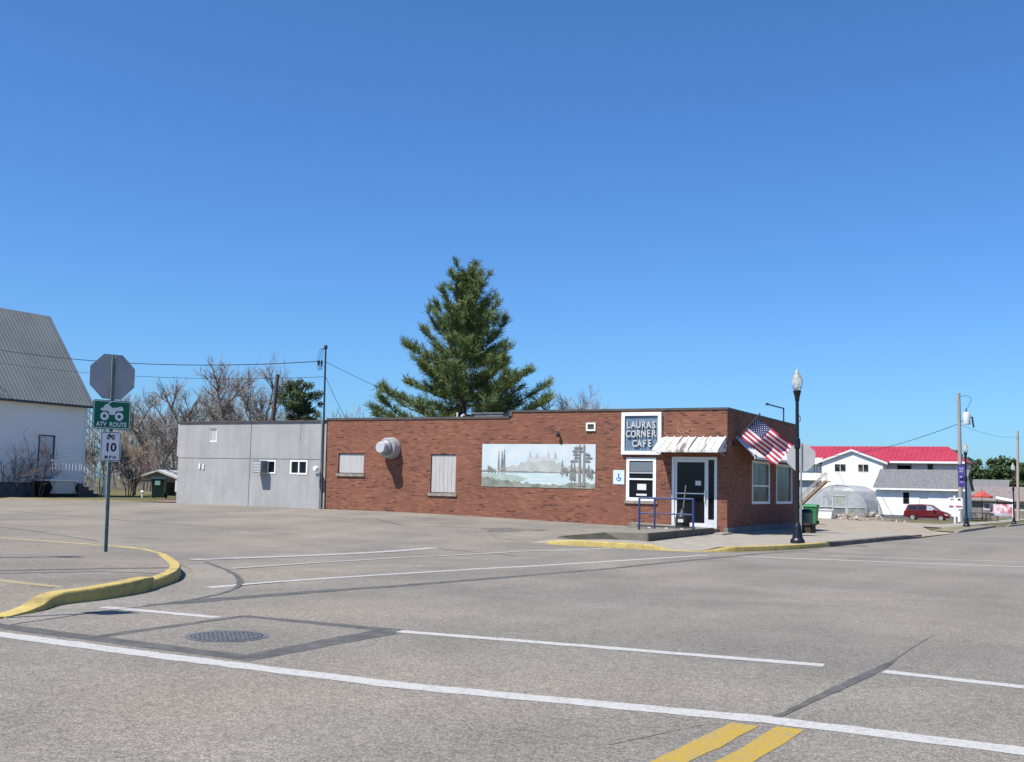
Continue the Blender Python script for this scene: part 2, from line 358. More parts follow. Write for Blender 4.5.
def curb(name, path, hs, w, m, kind='structure', inset=.05):
    """kerb swept along a path; hs gives (fraction, height) stops"""
    P = smooth_path([Vector((p[0], p[1], 0)) for p in path], 6); n = len(P); mb = MB(); vs = []
    tot = [0]
    for i in range(1, n): tot.append(tot[-1] + (P[i] - P[i-1]).length)
    for i, p in enumerate(P):
        d = (P[min(i+1, n-1)] - P[max(i-1, 0)]).normalized(); nr = Vector((-d.y, d.x, 0))   # nr points to the sidewalk (left of travel)
        h = interp(tot[i]/tot[-1], [a for a, b in hs], [b for a, b in hs])
        for u, k in ((0, -.08), (0.012, h*.55), (inset*.5, h*.88), (inset, h), (w, h), (w + .02, h*.7), (w + .02, -.08)):
            q = p + nr * u; vs.append((q.x, q.y, terr(q.x, q.y) + (k if k < 0 else max(k, .012))))
    mb.add(vs, [(7*i+j, 7*i+j+1, 7*i+8+j, 7*i+7+j) for i in range(n-1) for j in range(6)] + [tuple(range(7)), tuple(range(7*(n-1), 7*n))[::-1]])
    o = mb.build(name, m, smooth=True); o['kind'] = kind; return o
curb('curb', cafe_edge[:5], [(0, .06), (.18, .13), (.66, .13), (.80, .03), (1, .014)], .17, YCURB)
curb('curb', cafe_edge[4:10], [(0, .014), (.14, .13), (1, .14)], .17, YCURB)
CURBD = noisy('dark curb concrete', (.10, .085, .075), (.19, .165, .145), 3, .9)
curb('curb', cafe_edge[9:], [(0, .14), (.8, .14), (1, .04)], .16, CURBD)
curb('curb', [(4.78, 17.4), (4.95, 27), (5.0, 35.7)], [(0, .02), (.1, .12), (1, .12)], .16, CONCD)
curb('curb', [(5.3, 41), (5.55, 60), (5.65, 120)], [(0, .02), (.02, .12), (1, .12)], .16, CONCD)

# island corner on the left
ISL0 = lambda x, y: terr(x, y) + .115 * (sm(-24.95, -24.15, y) + .006)
ISL = asphalt('worn corner pavement', (.185, .168, .145), (.215, .19, .16))
isl = [(.75, -25.8), (.72, -25.4), (.55, -24.9), (.275, -24.46), (.216, -23.9), (.03, -23.2), (-.225, -22.68), (-.80, -21.78), (-1.58, -20.88), (-2.45, -20.08), (-3.8, -18.95), (-5.2, -18.1), (-6.3, -17.9), (-7.6, -17.95), (-9.2, -18.1)]
isl_in = []
for k_ in range(1, len(isl)):
    a_, b_ = Vector(isl[k_-1]), Vector(isl[min(k_+1, len(isl)-1)]); d_ = (b_ - a_).normalized(); isl_in.append((isl[k_][0] - d_.y*.06, isl[k_][1] + d_.x*.06))
iz = lambda x, y: terr(x, y) + .115 * (1 - .9 * sm(-25.0, -25.7, -(-y)) if y < -25 else 1)
sheet('sidewalk', [(-30, -19.3), (-30, -30), (.62, -30), (.62, -25.9)] + isl_in, .002, ISL, skirt=.2, zf=lambda x, y: terr(x, y) + .115 * sm(-24.95, -24.15, y) + .006)
curb('curb', isl[1:7], [(0, .016), (.1, .035), (.25, .09), (.40, .135), (.9, .165), (1, .155)], .20, YCURB, inset=.03)
curb('curb', isl[6:11], [(0, .122), (.1, .128), (.45, .14), (1, .132)], .15, YCURB, inset=.03)
curb('curb', isl[10:], [(0, .132), (.5, .13), (1, .125)], .07, YCURB, inset=.02)
GUT = asphalt('gutter concrete', (.205, .19, .165), (.235, .215, .185))
gout = [(p.x, p.y) for p in smooth_path([Vector(q) for q in ((1.2, -26, 0), (1.0, -24.6, 0), (.95, -23.4, 0), (.46, -22.1, 0), (-.5, -20.9, 0), (-1.75, -19.75, 0), (-3.5, -18.4, 0))], 5)]
sheet('gutter', gout + [ (-3.7, -18.85), (-2.3, -19.95), (-1.45, -20.78), (-.75, -21.75), (-.225, -22.68), (.216, -23.9), (.275, -24.46), (.55, -24.9), (.75, -25.5), (.8, -26)], .0076, GUT)
ribbon('pavement_joint', gout, [.03]*10 + [.05]*8 + [.08]*(len(gout)-18), .0088, SEAL, .012, 3)
ribbon('pavement_joint', [(-.85, -22.0), (-1.6, -22.35), (-3.1, -24.9)], .05, .010, SEAL, .004, 4, zf=ISL0)
ribbon('pavement_joint', [(-1.3, -21.0), (-3.5, -20.3), (-5.5, -20.9), (-9, -22.4)][:0] or [(-4.2, -26.2), (-2.6, -23.25), (-1.9, -21.95), (-1.45, -21.1)], .13, .0095, SEAL, .006, 5, zf=ISL0)
ribbon('ramp_paint', [(-.35, -23.98), (-1.2, -23.9), (-3, -23.7)], .17, .0075, YFADE, .01, 6, zf=ISL0)
sheet('ramp_pad', [(-4.2, -26.2), (-2.6, -23.25), (-1.9, -21.95), (-1.45, -21.1), (-.95, -21.75), (-.4, -22.7), (.04, -23.9), (.05, -24.5), (-.2, -25.6), (-1.2, -27)], .0045, noisy('tan pad concrete', (.205, .178, .13), (.265, .232, .175), 3, .92, detail=9), zf=ISL0)
# painted markings and sealed cracks
ribbon('crosswalk_line', [(-.2, -26.13), (.8, -26.15), (2.0, -26.17), (3.4, -26.2), (5.676, -26.17), (8.0, -25.85), (9.6, -25.86), (14, -25.9)], .2, .0085, WPAINT, .011, 11)
ribbon('crosswalk_line', [(4.15, -23.98), (6, -23.78), (7.85, -23.60)], .15, .0085, WPAINT, .009, 12)
ribbon('crosswalk_line', [(8.3, -23.62), (9.3, -23.72), (13, -23.9)], .15, .0085, WPAINT, .009, 13)
ribbon('crosswalk_line', [(.72, -24.3), (2.2, -24.22)], .14, .0085, WPAINT, .009, 14)
ribbon('center_line', [(7.93, -26.05), (7.84, -27.13), (7.2, -36), (6.0, -60)], .16, .0085, YPAINT, .010, 15)
ribbon('center_line', [(8.17, -26.0), (8.12, -26.95), (7.5, -36), (6.3, -60)], .16, .0085, YPAINT, .010, 16)
ribbon('stop_line', [(-4.04, -18.2), (-3.8, -14.5), (-3.52, -11.04)], .3, .0085, WPAINT2, .012, 17)
ribbon('crosswalk_line', [(-2.09, -19.34), (-2.39, -16.85), (-2.45, -14.07), (-1.57, -10.58), (-1.08, -9.54), (-.45, -7.98)], .14, .0085, WPAINT2, .006, 18)
ribbon('crosswalk_line', [(.05, -22.07), (.07, -20.33), (.17, -18), (.29, -15.69), (.73, -13.35), (1.2, -11.5), (2.0, -8.15)], .14, .0085, WPAINT, .009, 19)
ribbon('crosswalk_line', [(4.3, -6.05), (8.4, -4.75), (13.5, -3.2)], .15, .0085, WPAINT2, .006, 20)
ribbon('crosswalk_line', [(2.7, -8.05), (8.45, -6.65), (13.5, -5.4)], .15, .0085, WPAINT, .009, 21)
ribbon('sealed_seam', [(.95, -24.0), (1.0, -23.5), (1.3, -21.85), (1.55, -20.07), (1.71, -15.42), (2.1, -11.58), (2.8, -6.68), (3.5, -3.2)], [.05, .26, .22, .2, .17, .16, .15, .1], .0078, SEAL, .03, 22)
ribbon('sealed_seam', [(8.02, -25.75), (8.12, -24.8), (8.26, -23.4), (8.28, -22.9)], [.03, .085, .07, .02], .0095, SEAL, .012, 23)
ribbon('sealed_seam', [(8.28, -22.9), (8.31, -21.8), (8.35, -20.8)], [.012, .007, .003], .0078, SEAL, .004, 24)
ribbon('sealed_seam', [(7.45, -26.95), (7.72, -26.2)], .006, .0078, SEAL, .004, 25)
px0, px1, py0, py1 = 2.33, 4.08, -25.86, -24.06
sheet('asphalt_patch', [(px0, py0), (px1, py0), (px1, py1), (px0, py1)], .0069, PATCH)
ribbon('sealed_seam', [(-1, -25.72), (1.1, -25.82), (px0, -25.86), (px1 + .1, -25.9)], [.22, .2, .22, .2], .0078, SEAL, .012, 26)
ribbon('sealed_seam', [(px0 - .02, py1 + .08), (px1 + .05, py1 + .1)], [.12, .2], .0080, SEAL, .01, 27)
ribbon('sealed_seam', [(px1 - .02, py0 - .02), (px1, py1 + .1)], [.24, .3], .0082, SEAL, .015, 28)
ribbon('sealed_seam', [(px0, py0), (px0, py1 + .1)], [.13, .11], .0084, SEAL, .01, 29)
for i, (pts, w) in enumerate([([(-22, -8), (-14, -9.6), (-8, -10.3)], .03), ([(-14.1, -5.3), (-9.9, -4.3), (-7.8, -5.9), (-7, -5.4), (-5.8, -4.9), (-3.8, -3.85)], .04), ([(-3.3, -11.2), (-1.8, -11.55), (-.97, -11.75), (.24, -12.3)], .035), ([(-26, -12), (-16, -13.5), (-9, -15.8)], .03), ([(-4.6, -6.5), (-4, -7.3), (-2.6, -8.1)], .02), ([(-18, -2.4), (-12, -2.9), (-5, -2.2)], .025)]):
    ribbon('pavement_crack', pts, w, .006, SEAL, .010, 40 + i)
rs_ = random.Random(9)
STAIN = noisy('oil stain', (.085, .078, .07), (.17, .155, .135), 3, .85, detail=7)
for cx_, cy_, rx_, ry_ in ((-5.0, -4.9, .75, 1.0), (-4.3, -4.4, .4, .35)):
    sheet('oil_stain', [(cx_ + rx_*math.cos(a*.5236)*rs_.uniform(.5, 1.1), cy_ + ry_*math.sin(a*.5236)*rs_.uniform(.5, 1.1)) for a in range(12)], .005 if rx_ > .5 else .0065, STAIN)
# manhole
mh = thing('manhole_cover', 'round grid-patterned iron manhole cover set in the sealed road patch', 'manhole cover', (3.16, -25.13, 0))
IRON = noisy('worn cast iron', (.115, .115, .118), (.17, .17, .172), 12, .55, metal=.3)
m_ = MB().lathe([(.31, -.05), (.31, .0085), (.305, .009)], (3.16, -25.13, 0), 32); m_.build('cover', mat('manhole recess', (.06, .06, .068), .7), mh)
g_ = MB()
for i in range(-5, 6):
    for ax in (0, 1):
        o_ = i * .052; hl = math.sqrt(max(.0, .29**2 - o_**2))
        if ax: g_.box(3.16 - hl, 3.16 + hl, -25.13 + o_ - .011, -25.13 + o_ + .011, .0092, .0125)
        else: g_.box(3.16 + o_ - .011, 3.16 + o_ + .011, -25.13 - hl, -25.13 + hl, .0097, .0130)
g_.build('grid', IRON, mh)
rg = MB()
for k in range(36):
    a0, a1 = 2*math.pi*k/36, 2*math.pi*(k+1)/36
    rg.quad(*[(3.16 + r*math.cos(a), -25.13 + r*math.sin(a), .0105) for r, a in ((.305, a0), (.345, a0), (.345, a1), (.305, a1))])
rg.build('frame', IRON, mh)

# ------------------------------------------------------------------ wall with openings
def holed(mb, org, ud, nd, u0, u1, z0, z1, holes, depth=.13):
    """front of a wall with rectangular openings and their reveals; nd is the outward normal"""
    org = Vector(org); ud = Vector(ud); nd = Vector(nd); P = lambda u, z, k=0: org + ud*u + Vector((0, 0, z)) - nd*k
    us = sorted({u0, u1, *[h[0] for h in holes], *[h[1] for h in holes]}); zs = sorted({z0, z1, *[h[2] for h in holes], *[h[3] for h in holes]})
    for a, b in zip(us, us[1:]):
        for c, d in zip(zs, zs[1:]):
            if any(h[0] <= a and b <= h[1] and h[2] <= c and d <= h[3] for h in holes): continue
            mb.quad(P(a, c), P(b, c), P(b, d), P(a, d))
    for a, b, c, d in holes:
        for p, q in (((a, c), (b, c)), ((b, c), (b, d)), ((b, d), (a, d)), ((a, d), (a, c))):
            mb.quad(P(*p), P(*q), P(*q, depth), P(*p, depth))
def frame_rect(mb, org, ud, nd, u0, u1, z0, z1, w, d0, d1):
    """rectangular frame of bar width w between depths d0..d1 behind the wall face (negative = proud)"""
    org = Vector(org); ud = Vector(ud); nd = Vector(nd)
    def bx(a, b, c, d):
        c_ = [org + ud*u + Vector((0, 0, z)) - nd*k for k in (d0, d1) for u, z in ((a, c), (b, c), (b, d), (a, d))]
        mb.add(c_, [(0,1,2,3), (7,6,5,4), (0,4,5,1), (1,5,6,2), (2,6,7,3), (3,7,4,0)])
    bx(u0, u0 + w, z0, z1); bx(u1 - w, u1, z0, z1); bx(u0 + w, u1 - w, z0, z0 + w); bx(u0 + w, u1 - w, z1 - w, z1)
    mb.bx = bx; return bx
def window(parent, org, ud, nd, u0, u1, z0, z1, fm, gm, w=.06, d0=.02, rail=None, mull=None, sill=None, name='window', label=None):
    f = MB(); bx = frame_rect(f, org, ud, nd, u0, u1, z0, z1, w, d0, d0 + .08)
    if rail: bx(u0 + w, u1 - w, rail - .025, rail + .025)
    if mull: bx(mull - .025, mull + .025, z0 + w, z1 - w)
    fo = f.build(name, fm, parent)
    if label: fo['label'] = label
    g = MB(); o_ = Vector(org) - Vector(nd)*(d0 + .05); u_ = Vector(ud)
    g.quad(*[o_ + u_*u + Vector((0, 0, z)) for u, z in ((u0 + w*.5, z0 + w*.5), (u1 - w*.5, z0 + w*.5), (u1 - w*.5, z1 - w*.5), (u0 + w*.5, z1 - w*.5))])
    g.build('pane', gm, fo)
    if sill:
        s_ = MB(); frame_rect(s_, org, ud, nd, u0, u1, z0 - .1, z0, .05, -.04, .1)
        s_ = MB(); c_ = Vector(org)
        pts = [c_ + u_*u + Vector((0, 0, z)) - Vector(nd)*k for u, z, k in ((u0-.05, z0-.09, -.05), (u0-.05, z0-.002, -.04), (u0-.05, z0-.002, .1), (u0-.05, z0-.09, .1))]
        s_.prism(pts, u_*(u1-u0+.1)); s_.build('sill', sill, fo)
    return fo

# ------------------------------------------------------------------ cafe
X, Y, NY, NX = Vector((1, 0, 0)), Vector((0, 1, 0)), Vector((0, -1, 0)), Vector((1, 0, 0))
cafe = thing('brick_cafe', 'single-storey red brick corner cafe with a mural and striped metal awnings', 'building', (-7.6, 4.4, 0))
XW = -15.22
h_long = [(-14.64, -13.5, 1.64, 2.375), (-10.63, -9.61, 1.02, 2.365), (-3.30, -2.28, .93, 2.31), (-1.78, -.31, .16, 2.34)]
h_fac = [(2.75, 5.0, .885, 2.34), (5.85, 8.2, .875, 2.31)]
w = MB()
holed(w, (0, 0, 0), X, NY, XW, 0, -.3, 3.58, h_long); w.quad((-7.5, 0, 3.58), (0, 0, 3.58), (0, 0, 3.79), (-7.5, 0, 3.79))
holed(w, (0, 0, 0), Y, NX, 0, 8.9, .15, 3.79, h_fac)
w.quad((XW, 8.9, -.3), (0, 8.9, -.3), (0, 8.9, 3.79), (XW, 8.9, 3.58)); w.quad((XW, 0, 3.3), (XW, 8.9, 3.3), (XW, 8.9, 3.58), (XW, 0, 3.58))
w.quad((-7.5, 0, 3.58), (-7.5, 0, 3.79), (-7.5, 8.9, 3.79), (-7.5, 8.9, 3.58))
w.build('wall', BRICK, cafe, norm=False)
MB().box(-15.0, -.25, .25, 8.7, 3.3, 3.42).build('roof', ROOFFLAT, cafe)
c_ = MB(); c_.box(XW, -7.56, -.03, .22, 3.585, 3.665); c_.box(-7.53, .03, -.03, .22, 3.795, 3.86); c_.box(-.22, .03, .225, 8.93, 3.795, 3.86)
c_.box(XW, -7.56, 8.7, 8.93, 3.585, 3.665); c_.box(-7.53, -.225, 8.7, 8.93, 3.795, 3.86); c_.box(-7.55, -7.45, -.03, 8.9, 3.66, 3.793); c_.build('parapet_coping', COPE, cafe)
MB().box(-.1, .035, -.02, 8.93, -.4, .20).build('foundation', GFOUND, cafe)
# boarded windows
b_ = MB().box(-14.62, -13.52, .05, .09, 1.66, 2.355); ob = b_.build('boarded_window', WHITEO, cafe); ob['label'] = 'small boarded window with pale flat panel'
MB().prism([(-14.7, -.05, 1.53), (-14.7, -.04, 1.635), (-14.7, .1, 1.635), (-14.7, .1, 1.53)], (1.26, 0, 0)).build('sill', CONCD, ob)
b_ = MB()
for i in range(6): a = -10.61 + i * .1635; b_.box(a, a + .155, .045, .08, 1.04, 2.345)
b_.box(-10.62, -9.62, .083, .1, 1.03, 2.35); ob = b_.build('boarded_window', WHITEO, cafe); ob['label'] = 'tall boarded window of vertical white planks'
MB().prism([(-10.7, -.05, .91), (-10.7, -.04, 1.012), (-10.7, .1, 1.012), (-10.7, .1, .91)], (1.16, 0, 0)).build('sill', CONCD, ob)
# cafe sash window beside the door
wf = window(cafe, (0, 0, 0), X, NY, -3.29, -2.29, .94, 2.30, WHITE, GLASS, .1, -.012, rail=1.62, sill=CONCD, label='white sash window with a paper notice and a half-drawn blind')
p_ = MB(); p_.box(-2.92, -2.62, .012, .018, 1.28, 1.47); p_.box(-2.95, -2.6, .012, .018, 1.1, 1.16); p_.build('paper_notice', mat('notice paper', (.62, .63, .62), .8), wf)
MB().box(-3.17, -2.41, .013, .02, 1.86, 2.17).build('blind', mat('blue grey blind', (.13, .16, .19), .8), wf)
MB().box(-3.19, -2.39, .0105, .0125, 1.80, 1.845).build('blind_rail', mat('blind rail', (.35, .37, .40), .7), wf)
# door with side light
d_ = MB(); bx = frame_rect(d_, (0, 0, 0), X, NY, -1.77, -.32, .165, 2.335, .085, .0, .1)
bx(-.645, -.60, .25, 2.25); bx(-.60, -.405, .25, .42); dfr = d_.build('door_frame', ALU, cafe)
MB().quad((-.60, .06, .42), (-.405, .06, .42), (-.405, .06, 2.25), (-.60, .06, 2.25)).build('side_light', GLASS, dfr)
d_ = MB(); bx = frame_rect(d_, (0, 0, 0), X, NY, -1.68, -.65, .20, 2.245, .07, .03, .075); bx(-1.61, -.72, .27, .31); bx(-1.61, -.72, 1.19, 1.225)
dr = d_.build('door', ALU, cafe)
MB().quad((-1.63, .055, .3), (-.70, .055, .3), (-.70, .055, 2.2), (-1.63, .055, 2.2)).build('pane', GLASS, dr)
MB().box(-.71, -.68, -.045, -.02, .95, 1.3).box(-.71, -.68, -.02, .03, .96, .99).box(-.71, -.68, -.02, .03, 1.26, 1.29).build('handle', mat('bright handle', (.8, .8, .8), .3, .6), dr)
MB().box(-1.02, -.84, .046, .05, 1.46, 1.60).build('paper_notice', mat('notice paper', (.6, .6, .6), .8), dr)
# facade windows
for i, (a, b, c, d) in enumerate(h_fac):
    wo = window(cafe, (0, 0, 0), Y, NX, a + .01, b - .01, c + .01, d - .01, WHITE, GLASS2, .09, -.015, rail=(1.5 if i == 0 else None))
# awnings: white ribbed metal with rusty streaks
AWN = mat('white awning metal', (.66, .66, .64), .5); t = NT(AWN)
f1 = t.noise(1.0, 5, .65, t.vec(9, .9, .9)); sx_ = t.n('SeparateXYZ'); t.l(t.P(), sx_.inputs[0]); zone = t.ramp(t.math('DIVIDE', t.math('ADD', sx_.outputs[0], 2.2), 2.2), [(.22, 0), (.38, 1), (.72, 1), (.84, .1)])
t.col(t.mix(t.mix(1, t.ramp(f1, [(.50, 0), (.58, .8)]), zone, 'MULTIPLY'), t.ramp(t.noise(2, 6, .7, t.vec(3, 3, 1)), [(.35, (.50, .49, .46)), (.6, (.66, .66, .64))]), (.125, .08, .058)))
AWN2 = noisy('white awning slats', (.62, .62, .61), (.70, .70, .69), 4, .5)
def awning(pa, pb, out, z_top, z_bot, fascia, m, nslat, sides=True):
    """ribbed sloping metal canopy between pa and pb along the wall"""
    a = Vector(pa); b = Vector(pb); o_ = Vector(out); mb = MB(); L = (b - a)
    for i in range(nslat):
        p = a + L*(i/nslat); q = a + L*((i + .80)/nslat); r = a + L*((i+1)/nslat)
        T = Vector((0, 0, z_top)); Bt = Vector((0, 0, z_bot))
        mb.prism([p + T, q + T, q + o_ + Bt, p + o_ + Bt], (0, 0, .018)); mb.prism([q + T, r + T, r + o_ + Bt, q + o_ + Bt], (0, 0, .05))
    F = Vector((0, 0, -fascia)); Bt = Vector((0, 0, z_bot)); n_ = o_.normalized()*.02
    mb.prism([a + o_ + Bt - n_, b + o_ + Bt - n_, b + o_ + Bt - n_ + F, a + o_ + Bt - n_ + F], n_)
    if sides:
        for e in (a, b):
            k = L.normalized()*(.015 if e is a else -.015)
            mb.prism([e + Vector((0, 0, z_top - .02)), e + o_ + Vector((0, 0, z_bot - .02)), e + o_ + Vector((0, 0, z_bot - fascia)), e + Vector((0, 0, z_bot - fascia + .05))], k)
    return mb
aw = awning((-2.13, -.005, 0), (-.03, -.005, 0), (0, -.82, 0), 2.93, 2.50, .05, AWN, 9).build('awning', AWN, cafe); aw['label'] = 'white ribbed door awning streaked with rust'
for x in (-2.1, -.06): MB().tube([(x, -.75, 2.5), (x, -.01, 2.38)], .014, 6).build('stay', GALV, aw)
aw = awning((.005, .85, 0), (.005, 8.8, 0), (.62, 0, 0), 2.98, 2.36, .05, AWN2, 26, sides=False).build('awning', AWN2, cafe); aw['label'] = 'long white awning over the street windows'
# small fittings on the long wall
v_ = MB(); bx = frame_rect(v_, (0, 0, 0), X, NY, -4.70, -4.37, 3.15, 3.42, .05, -.04, .0); v_.build('wall_vent', WHITE, cafe)
MB().box(-4.66, -4.41, -.012, -.004, 3.19, 3.38).build('vent_grille', mat('vent shade', (.06, .07, .05), .8), cafe)
l_ = MB().tube([(-5.67, 0, 3.03), (-5.67, -.1, 3.03)], .025, 8); l_.lathe([(.02, .1), (.06, .0), (.065, -.06), (.03, -.1)], (-5.67, -.13, 3.05), 10); l_.build('wall_lamp', DARK, cafe, True)
l_ = MB().tube([(-.02, -.002, 2.62), (-.02, -.14, 2.66)], .02, 8); l_.lathe([(.02, .06), (.07, .0), (.05, -.06)], (-.02, -.16, 2.66), 10); l_.build('wall_lamp', mat('lamp shell', (.2, .2, .2), .4), cafe, True)
# exhaust duct
ex = MB(); n = 20
def ring_y(mb, prof, cx, cz, n=20):
    vs = [(cx + r*math.cos(2*math.pi*j/n), y, cz + r*math.sin(2*math.pi*j/n)) for r, y in prof for j in range(n)]; k = len(prof)
    mb.add(vs, [(i*n+j, i*n+(j+1) % n, (i+1)*n+(j+1) % n, (i+1)*n+j) for i in range(k-1) for j in range(n)] + [tuple(range(n)), tuple(range((k-1)*n, k*n))[::-1]])
EXM = noisy('brushed exhaust metal', (.36, .36, .36), (.46, .46, .46), 5, .4, metal=.35)
ring_y(ex, [(.39, .0), (.39, -.06), (.38, -.08), (.37, -.1), (.37, -.30), (.33, -.35)], -12.3, 2.56)
du = ex.build('exhaust_duct', EXM, cafe, True)
e2 = MB(); ring_y(e2, [(.27, -.35), (.26, -.47), (.2, -.51)], -12.3, 2.56); e2.build('throat', mat('grey throat metal', (.24, .24, .245), .5, .3), du, True)
e2 = MB(); ring_y(e2, [(.19, -.51), (.205, -.53), (.205, -.71), (.18, -.74)], -12.3, 2.56); e2.build('fan_cap', mat('pale fan cap', (.48, .49, .49), .4, .1), du, True)
# roof fittings
ru = thing('rooftop_unit', 'grey boxy ventilation unit on the cafe roof beside the parapet step', 'roof vent', (-9.8, 3, 3.42))
MB().box(-10.42, -9.22, 2.6, 3.5, 3.42, 3.95).build('housing', noisy('dull unit metal', (.16, .16, .165), (.24, .24, .245), 4, .6), ru); MB().box(-10.46, -9.18, 2.56, 3.54, 3.95, 3.99).build('lid', noisy('dull lid', (.13, .13, .13), (.19, .19, .19), 4), ru)
vp = thing('vent_pipes', 'pair of short white pipes standing on the cafe roof', 'roof pipe', (-10.8, 2, 3.42))
MB().tube([(-10.8, 2, 3.42), (-10.8, 2, 3.97)], .03, 8).build('pipe', WHITE, vp); MB().tube([(-10.6, 2, 3.42), (-10.6, 2, 3.84), (-10.52, 2, 3.88)], .045, 8).build('pipe', WHITE, vp)
rm = thing('roof_bracket', 'dark pole with a long side arm above the cafe parapet', 'pole', (-.45, 7.9, 3.42))
MB().tube([(-.45, 8.78, 3.42), (-.45, 8.78, 4.47)], .028, 8).build('post', BLUE, rm); MB().tube([(-.45, 8.84, 4.47), (-.45, 6.4, 4.45)], .028, 8).build('arm', BLUE, rm)
MB().box(-.5, -.4, 6.36, 6.43, 4.41, 4.49).build('end_cap', DARK, rm)

gl = MB()
def arc_stroke(cx_, cz_, rx_, rz_, a0, a1, w_, n=14):
    for k in range(n):
        a, b = R(a0 + (a1-a0)*k/n), R(a0 + (a1-a0)*(k+1)/n)
        gl.quad(*[(cx_ + (rx_ + q)*math.cos(t_), -.003, cz_ + (rz_ + q)*math.sin(t_)) for q, t_ in ((-w_, a), (w_, a), (w_, b), (-w_, b))])
arc_stroke(-1.43, 3.26, .17, .19, 60, 330, .014); arc_stroke(-1.18, 3.15, .08, .07, 0, 340, .012); arc_stroke(-1.32, 3.42, .16, .05, 20, 170, .010)
gl.build('ghost_lettering', noisy('ghost lettering paint', (.235, .10, .065), (.36, .22, .165), 9, .9), cafe, norm=False)
# mural (painted scene on a flat white panel)
mu = MB(); u0, u1, z0, z1 = -8.57, -4.36, 1.28, 2.72; U = lambda a: u0 + a*(u1-u0); V = lambda b: z0 + b*(z1-z0)
mm = [noisy('mural sky', (.43, .53, .58), (.56, .595, .59), 1.4, .8), noisy('mural mountain', (.33, .345, .325), (.43, .44, .415), 2, .8), noisy('mural lake', (.39, .52, .545), (.52, .58, .57), 2.5, .8, stretch=(.5, 1, 4)),
      noisy('mural dark trees', (.13, .135, .13), (.25, .25, .24), 6, .8), noisy('mural shore', (.13, .15, .12), (.30, .32, .275), 3, .8), noisy('mural trunk', (.19, .17, .16), (.27, .25, .235), 4, .8), noisy('mural green water', (.28, .37, .32), (.37, .44, .39), 3, .8), noisy('mural snow', (.42, .44, .45), (.48, .49, .50), 2, .8)]
lay = [0]
def face(i, pts):
    lay[0] += 1; mu.cur = i; yy = -.012 - lay[0]*.00022; mu.quad(*[(U(a), yy, V(b)) for a, b in pts])
mu.box(u0, u1, -.012, -.002, z0, z1)
rr = random.Random(3)
mt = [(.18, .33)]
for i in range(33):
    a = .2 + i*.0225; pk = .44 + .26*math.exp(-((a-.53)/.2)**2); mt.append((a, pk + rr.uniform(-.05, .05)))
mt.append((.97, .33)); face(1, mt)
for pk in (.44, .50, .60, .66): face(1, [(pk-.016, .66), (pk-.006, .74 + rr.uniform(0, .1)), (pk+.004, .8), (pk+.016, .64)])
face(7, [(.42, .62), (.46, .72), (.5, .66), (.55, .74), (.61, .7), (.66, .68), (.64, .6), (.55, .63), (.48, .57)])
sh = [(0, .33)]
for i in range(41): sh.append((i/40, .35 + (rr.uniform(.02, .14) if i < 5 else rr.uniform(0, .025) if i < 29 else rr.uniform(.02, .12))))
sh += [(1, .33)]; face(3, sh)
face(2, [(0, .18), (1, .1), (1, .335), (0, .335)]); face(6, [(0, .12), (.36, .14), (.42, .2), (.3, .28), (.12, .31), (0, .315)])
fg = [(0, 0)]
for i in range(51): a = i/50; fg.append((a, (.2 - .3*a if a < .35 else .05 if a < .75 else .1) + rr.uniform(0, .05) + (.05 if .38 < a < .44 else 0)))
fg.append((1, 0)); face(4, fg)
def conifer(a, b0, h, wd, i=3, n=6):
    face(5, [(a-.004, b0), (a+.004, b0), (a+.002, b0+h), (a-.002, b0+h)])
    for k in range(n):
        zb = b0 + h*(.18 + .8*k/n); ww = wd*(1 - .8*k/n)
        face(i, [(a-ww, zb), (a+ww*.9, zb - .01), (a + .003, zb + h*.22), (a-.003, zb + h*.22)])
for a, b0, h, wd in [(.155, .3, .5, .014), (.185, .28, .52, .018), (.205, .28, .56, .018), (.72, .25, .36, .02), (.76, .26, .2, .016), (.80, .1, .5, .022), (.825, .1, .45, .02), (.945, .22, .3, .024), (.97, .2, .24, .02), (.06, .33, .16, .012), (.09, .33, .12, .012), (.12, .33, .1, .01)]: conifer(a, b0, h, wd)
for a in (.868, .905):
    face(5, [(a-.010, .06), (a+.012, .06), (a+.007, .995), (a-.006, .995)])
    for k in range(5):
        b = .62 + .075*k; ln = rr.uniform(.04, .09); sg = -1 if a < .89 else rr.choice((-1, 1))
        face(3, [(a, b), (a + sg*ln*.5, b + .035), (a + sg*ln, b - .005), (a + sg*ln*.6, b - .025)])
mu.build('mural', mm, cafe, norm=False)['label'] = 'painted mural of a lake, mountains and pine trees'

# accessible-parking plate
hp = thing('accessible_parking_sign', 'small pale wall plate with a blue wheelchair symbol left of the cafe window', 'sign', (-3.58, -.01, 1.45))
MB().box(-3.77, -3.39, -.014, -.003, 1.445, 1.895).build('plate', noisy('pale blue plate', (.52, .62, .66), (.60, .68, .70), 3, .5), hp)
s_ = MB(); cx, cz = -3.58, 1.66; ring = []
for k in range(14):
    a0, a1 = R(150 + k*17), R(150 + (k+1)*17)
    s_.quad(*[(cx + r*math.cos(a), -.017, cz - .03 + r*math.sin(a)) for r, a in ((.055, a0), (.085, a0), (.085, a1), (.055, a1))])
s_.prism([(cx + .03*math.cos(k*.7854), -.016, cz + .1 + .03*math.sin(k*.7854)) for k in range(8)], (0, -.002, 0))
s_.box(cx - .02, cx + .015, -.018, -.016, cz - .03, cz + .07); s_.box(cx - .015, cx + .075, -.0185, -.0165, cz - .035, cz - .005); s_.box(cx + .05, cx + .075, -.018, -.016, cz - .1, cz - .02)
s_.build('symbol', mat('symbol blue', (.02, .13, .42), .5), hp)

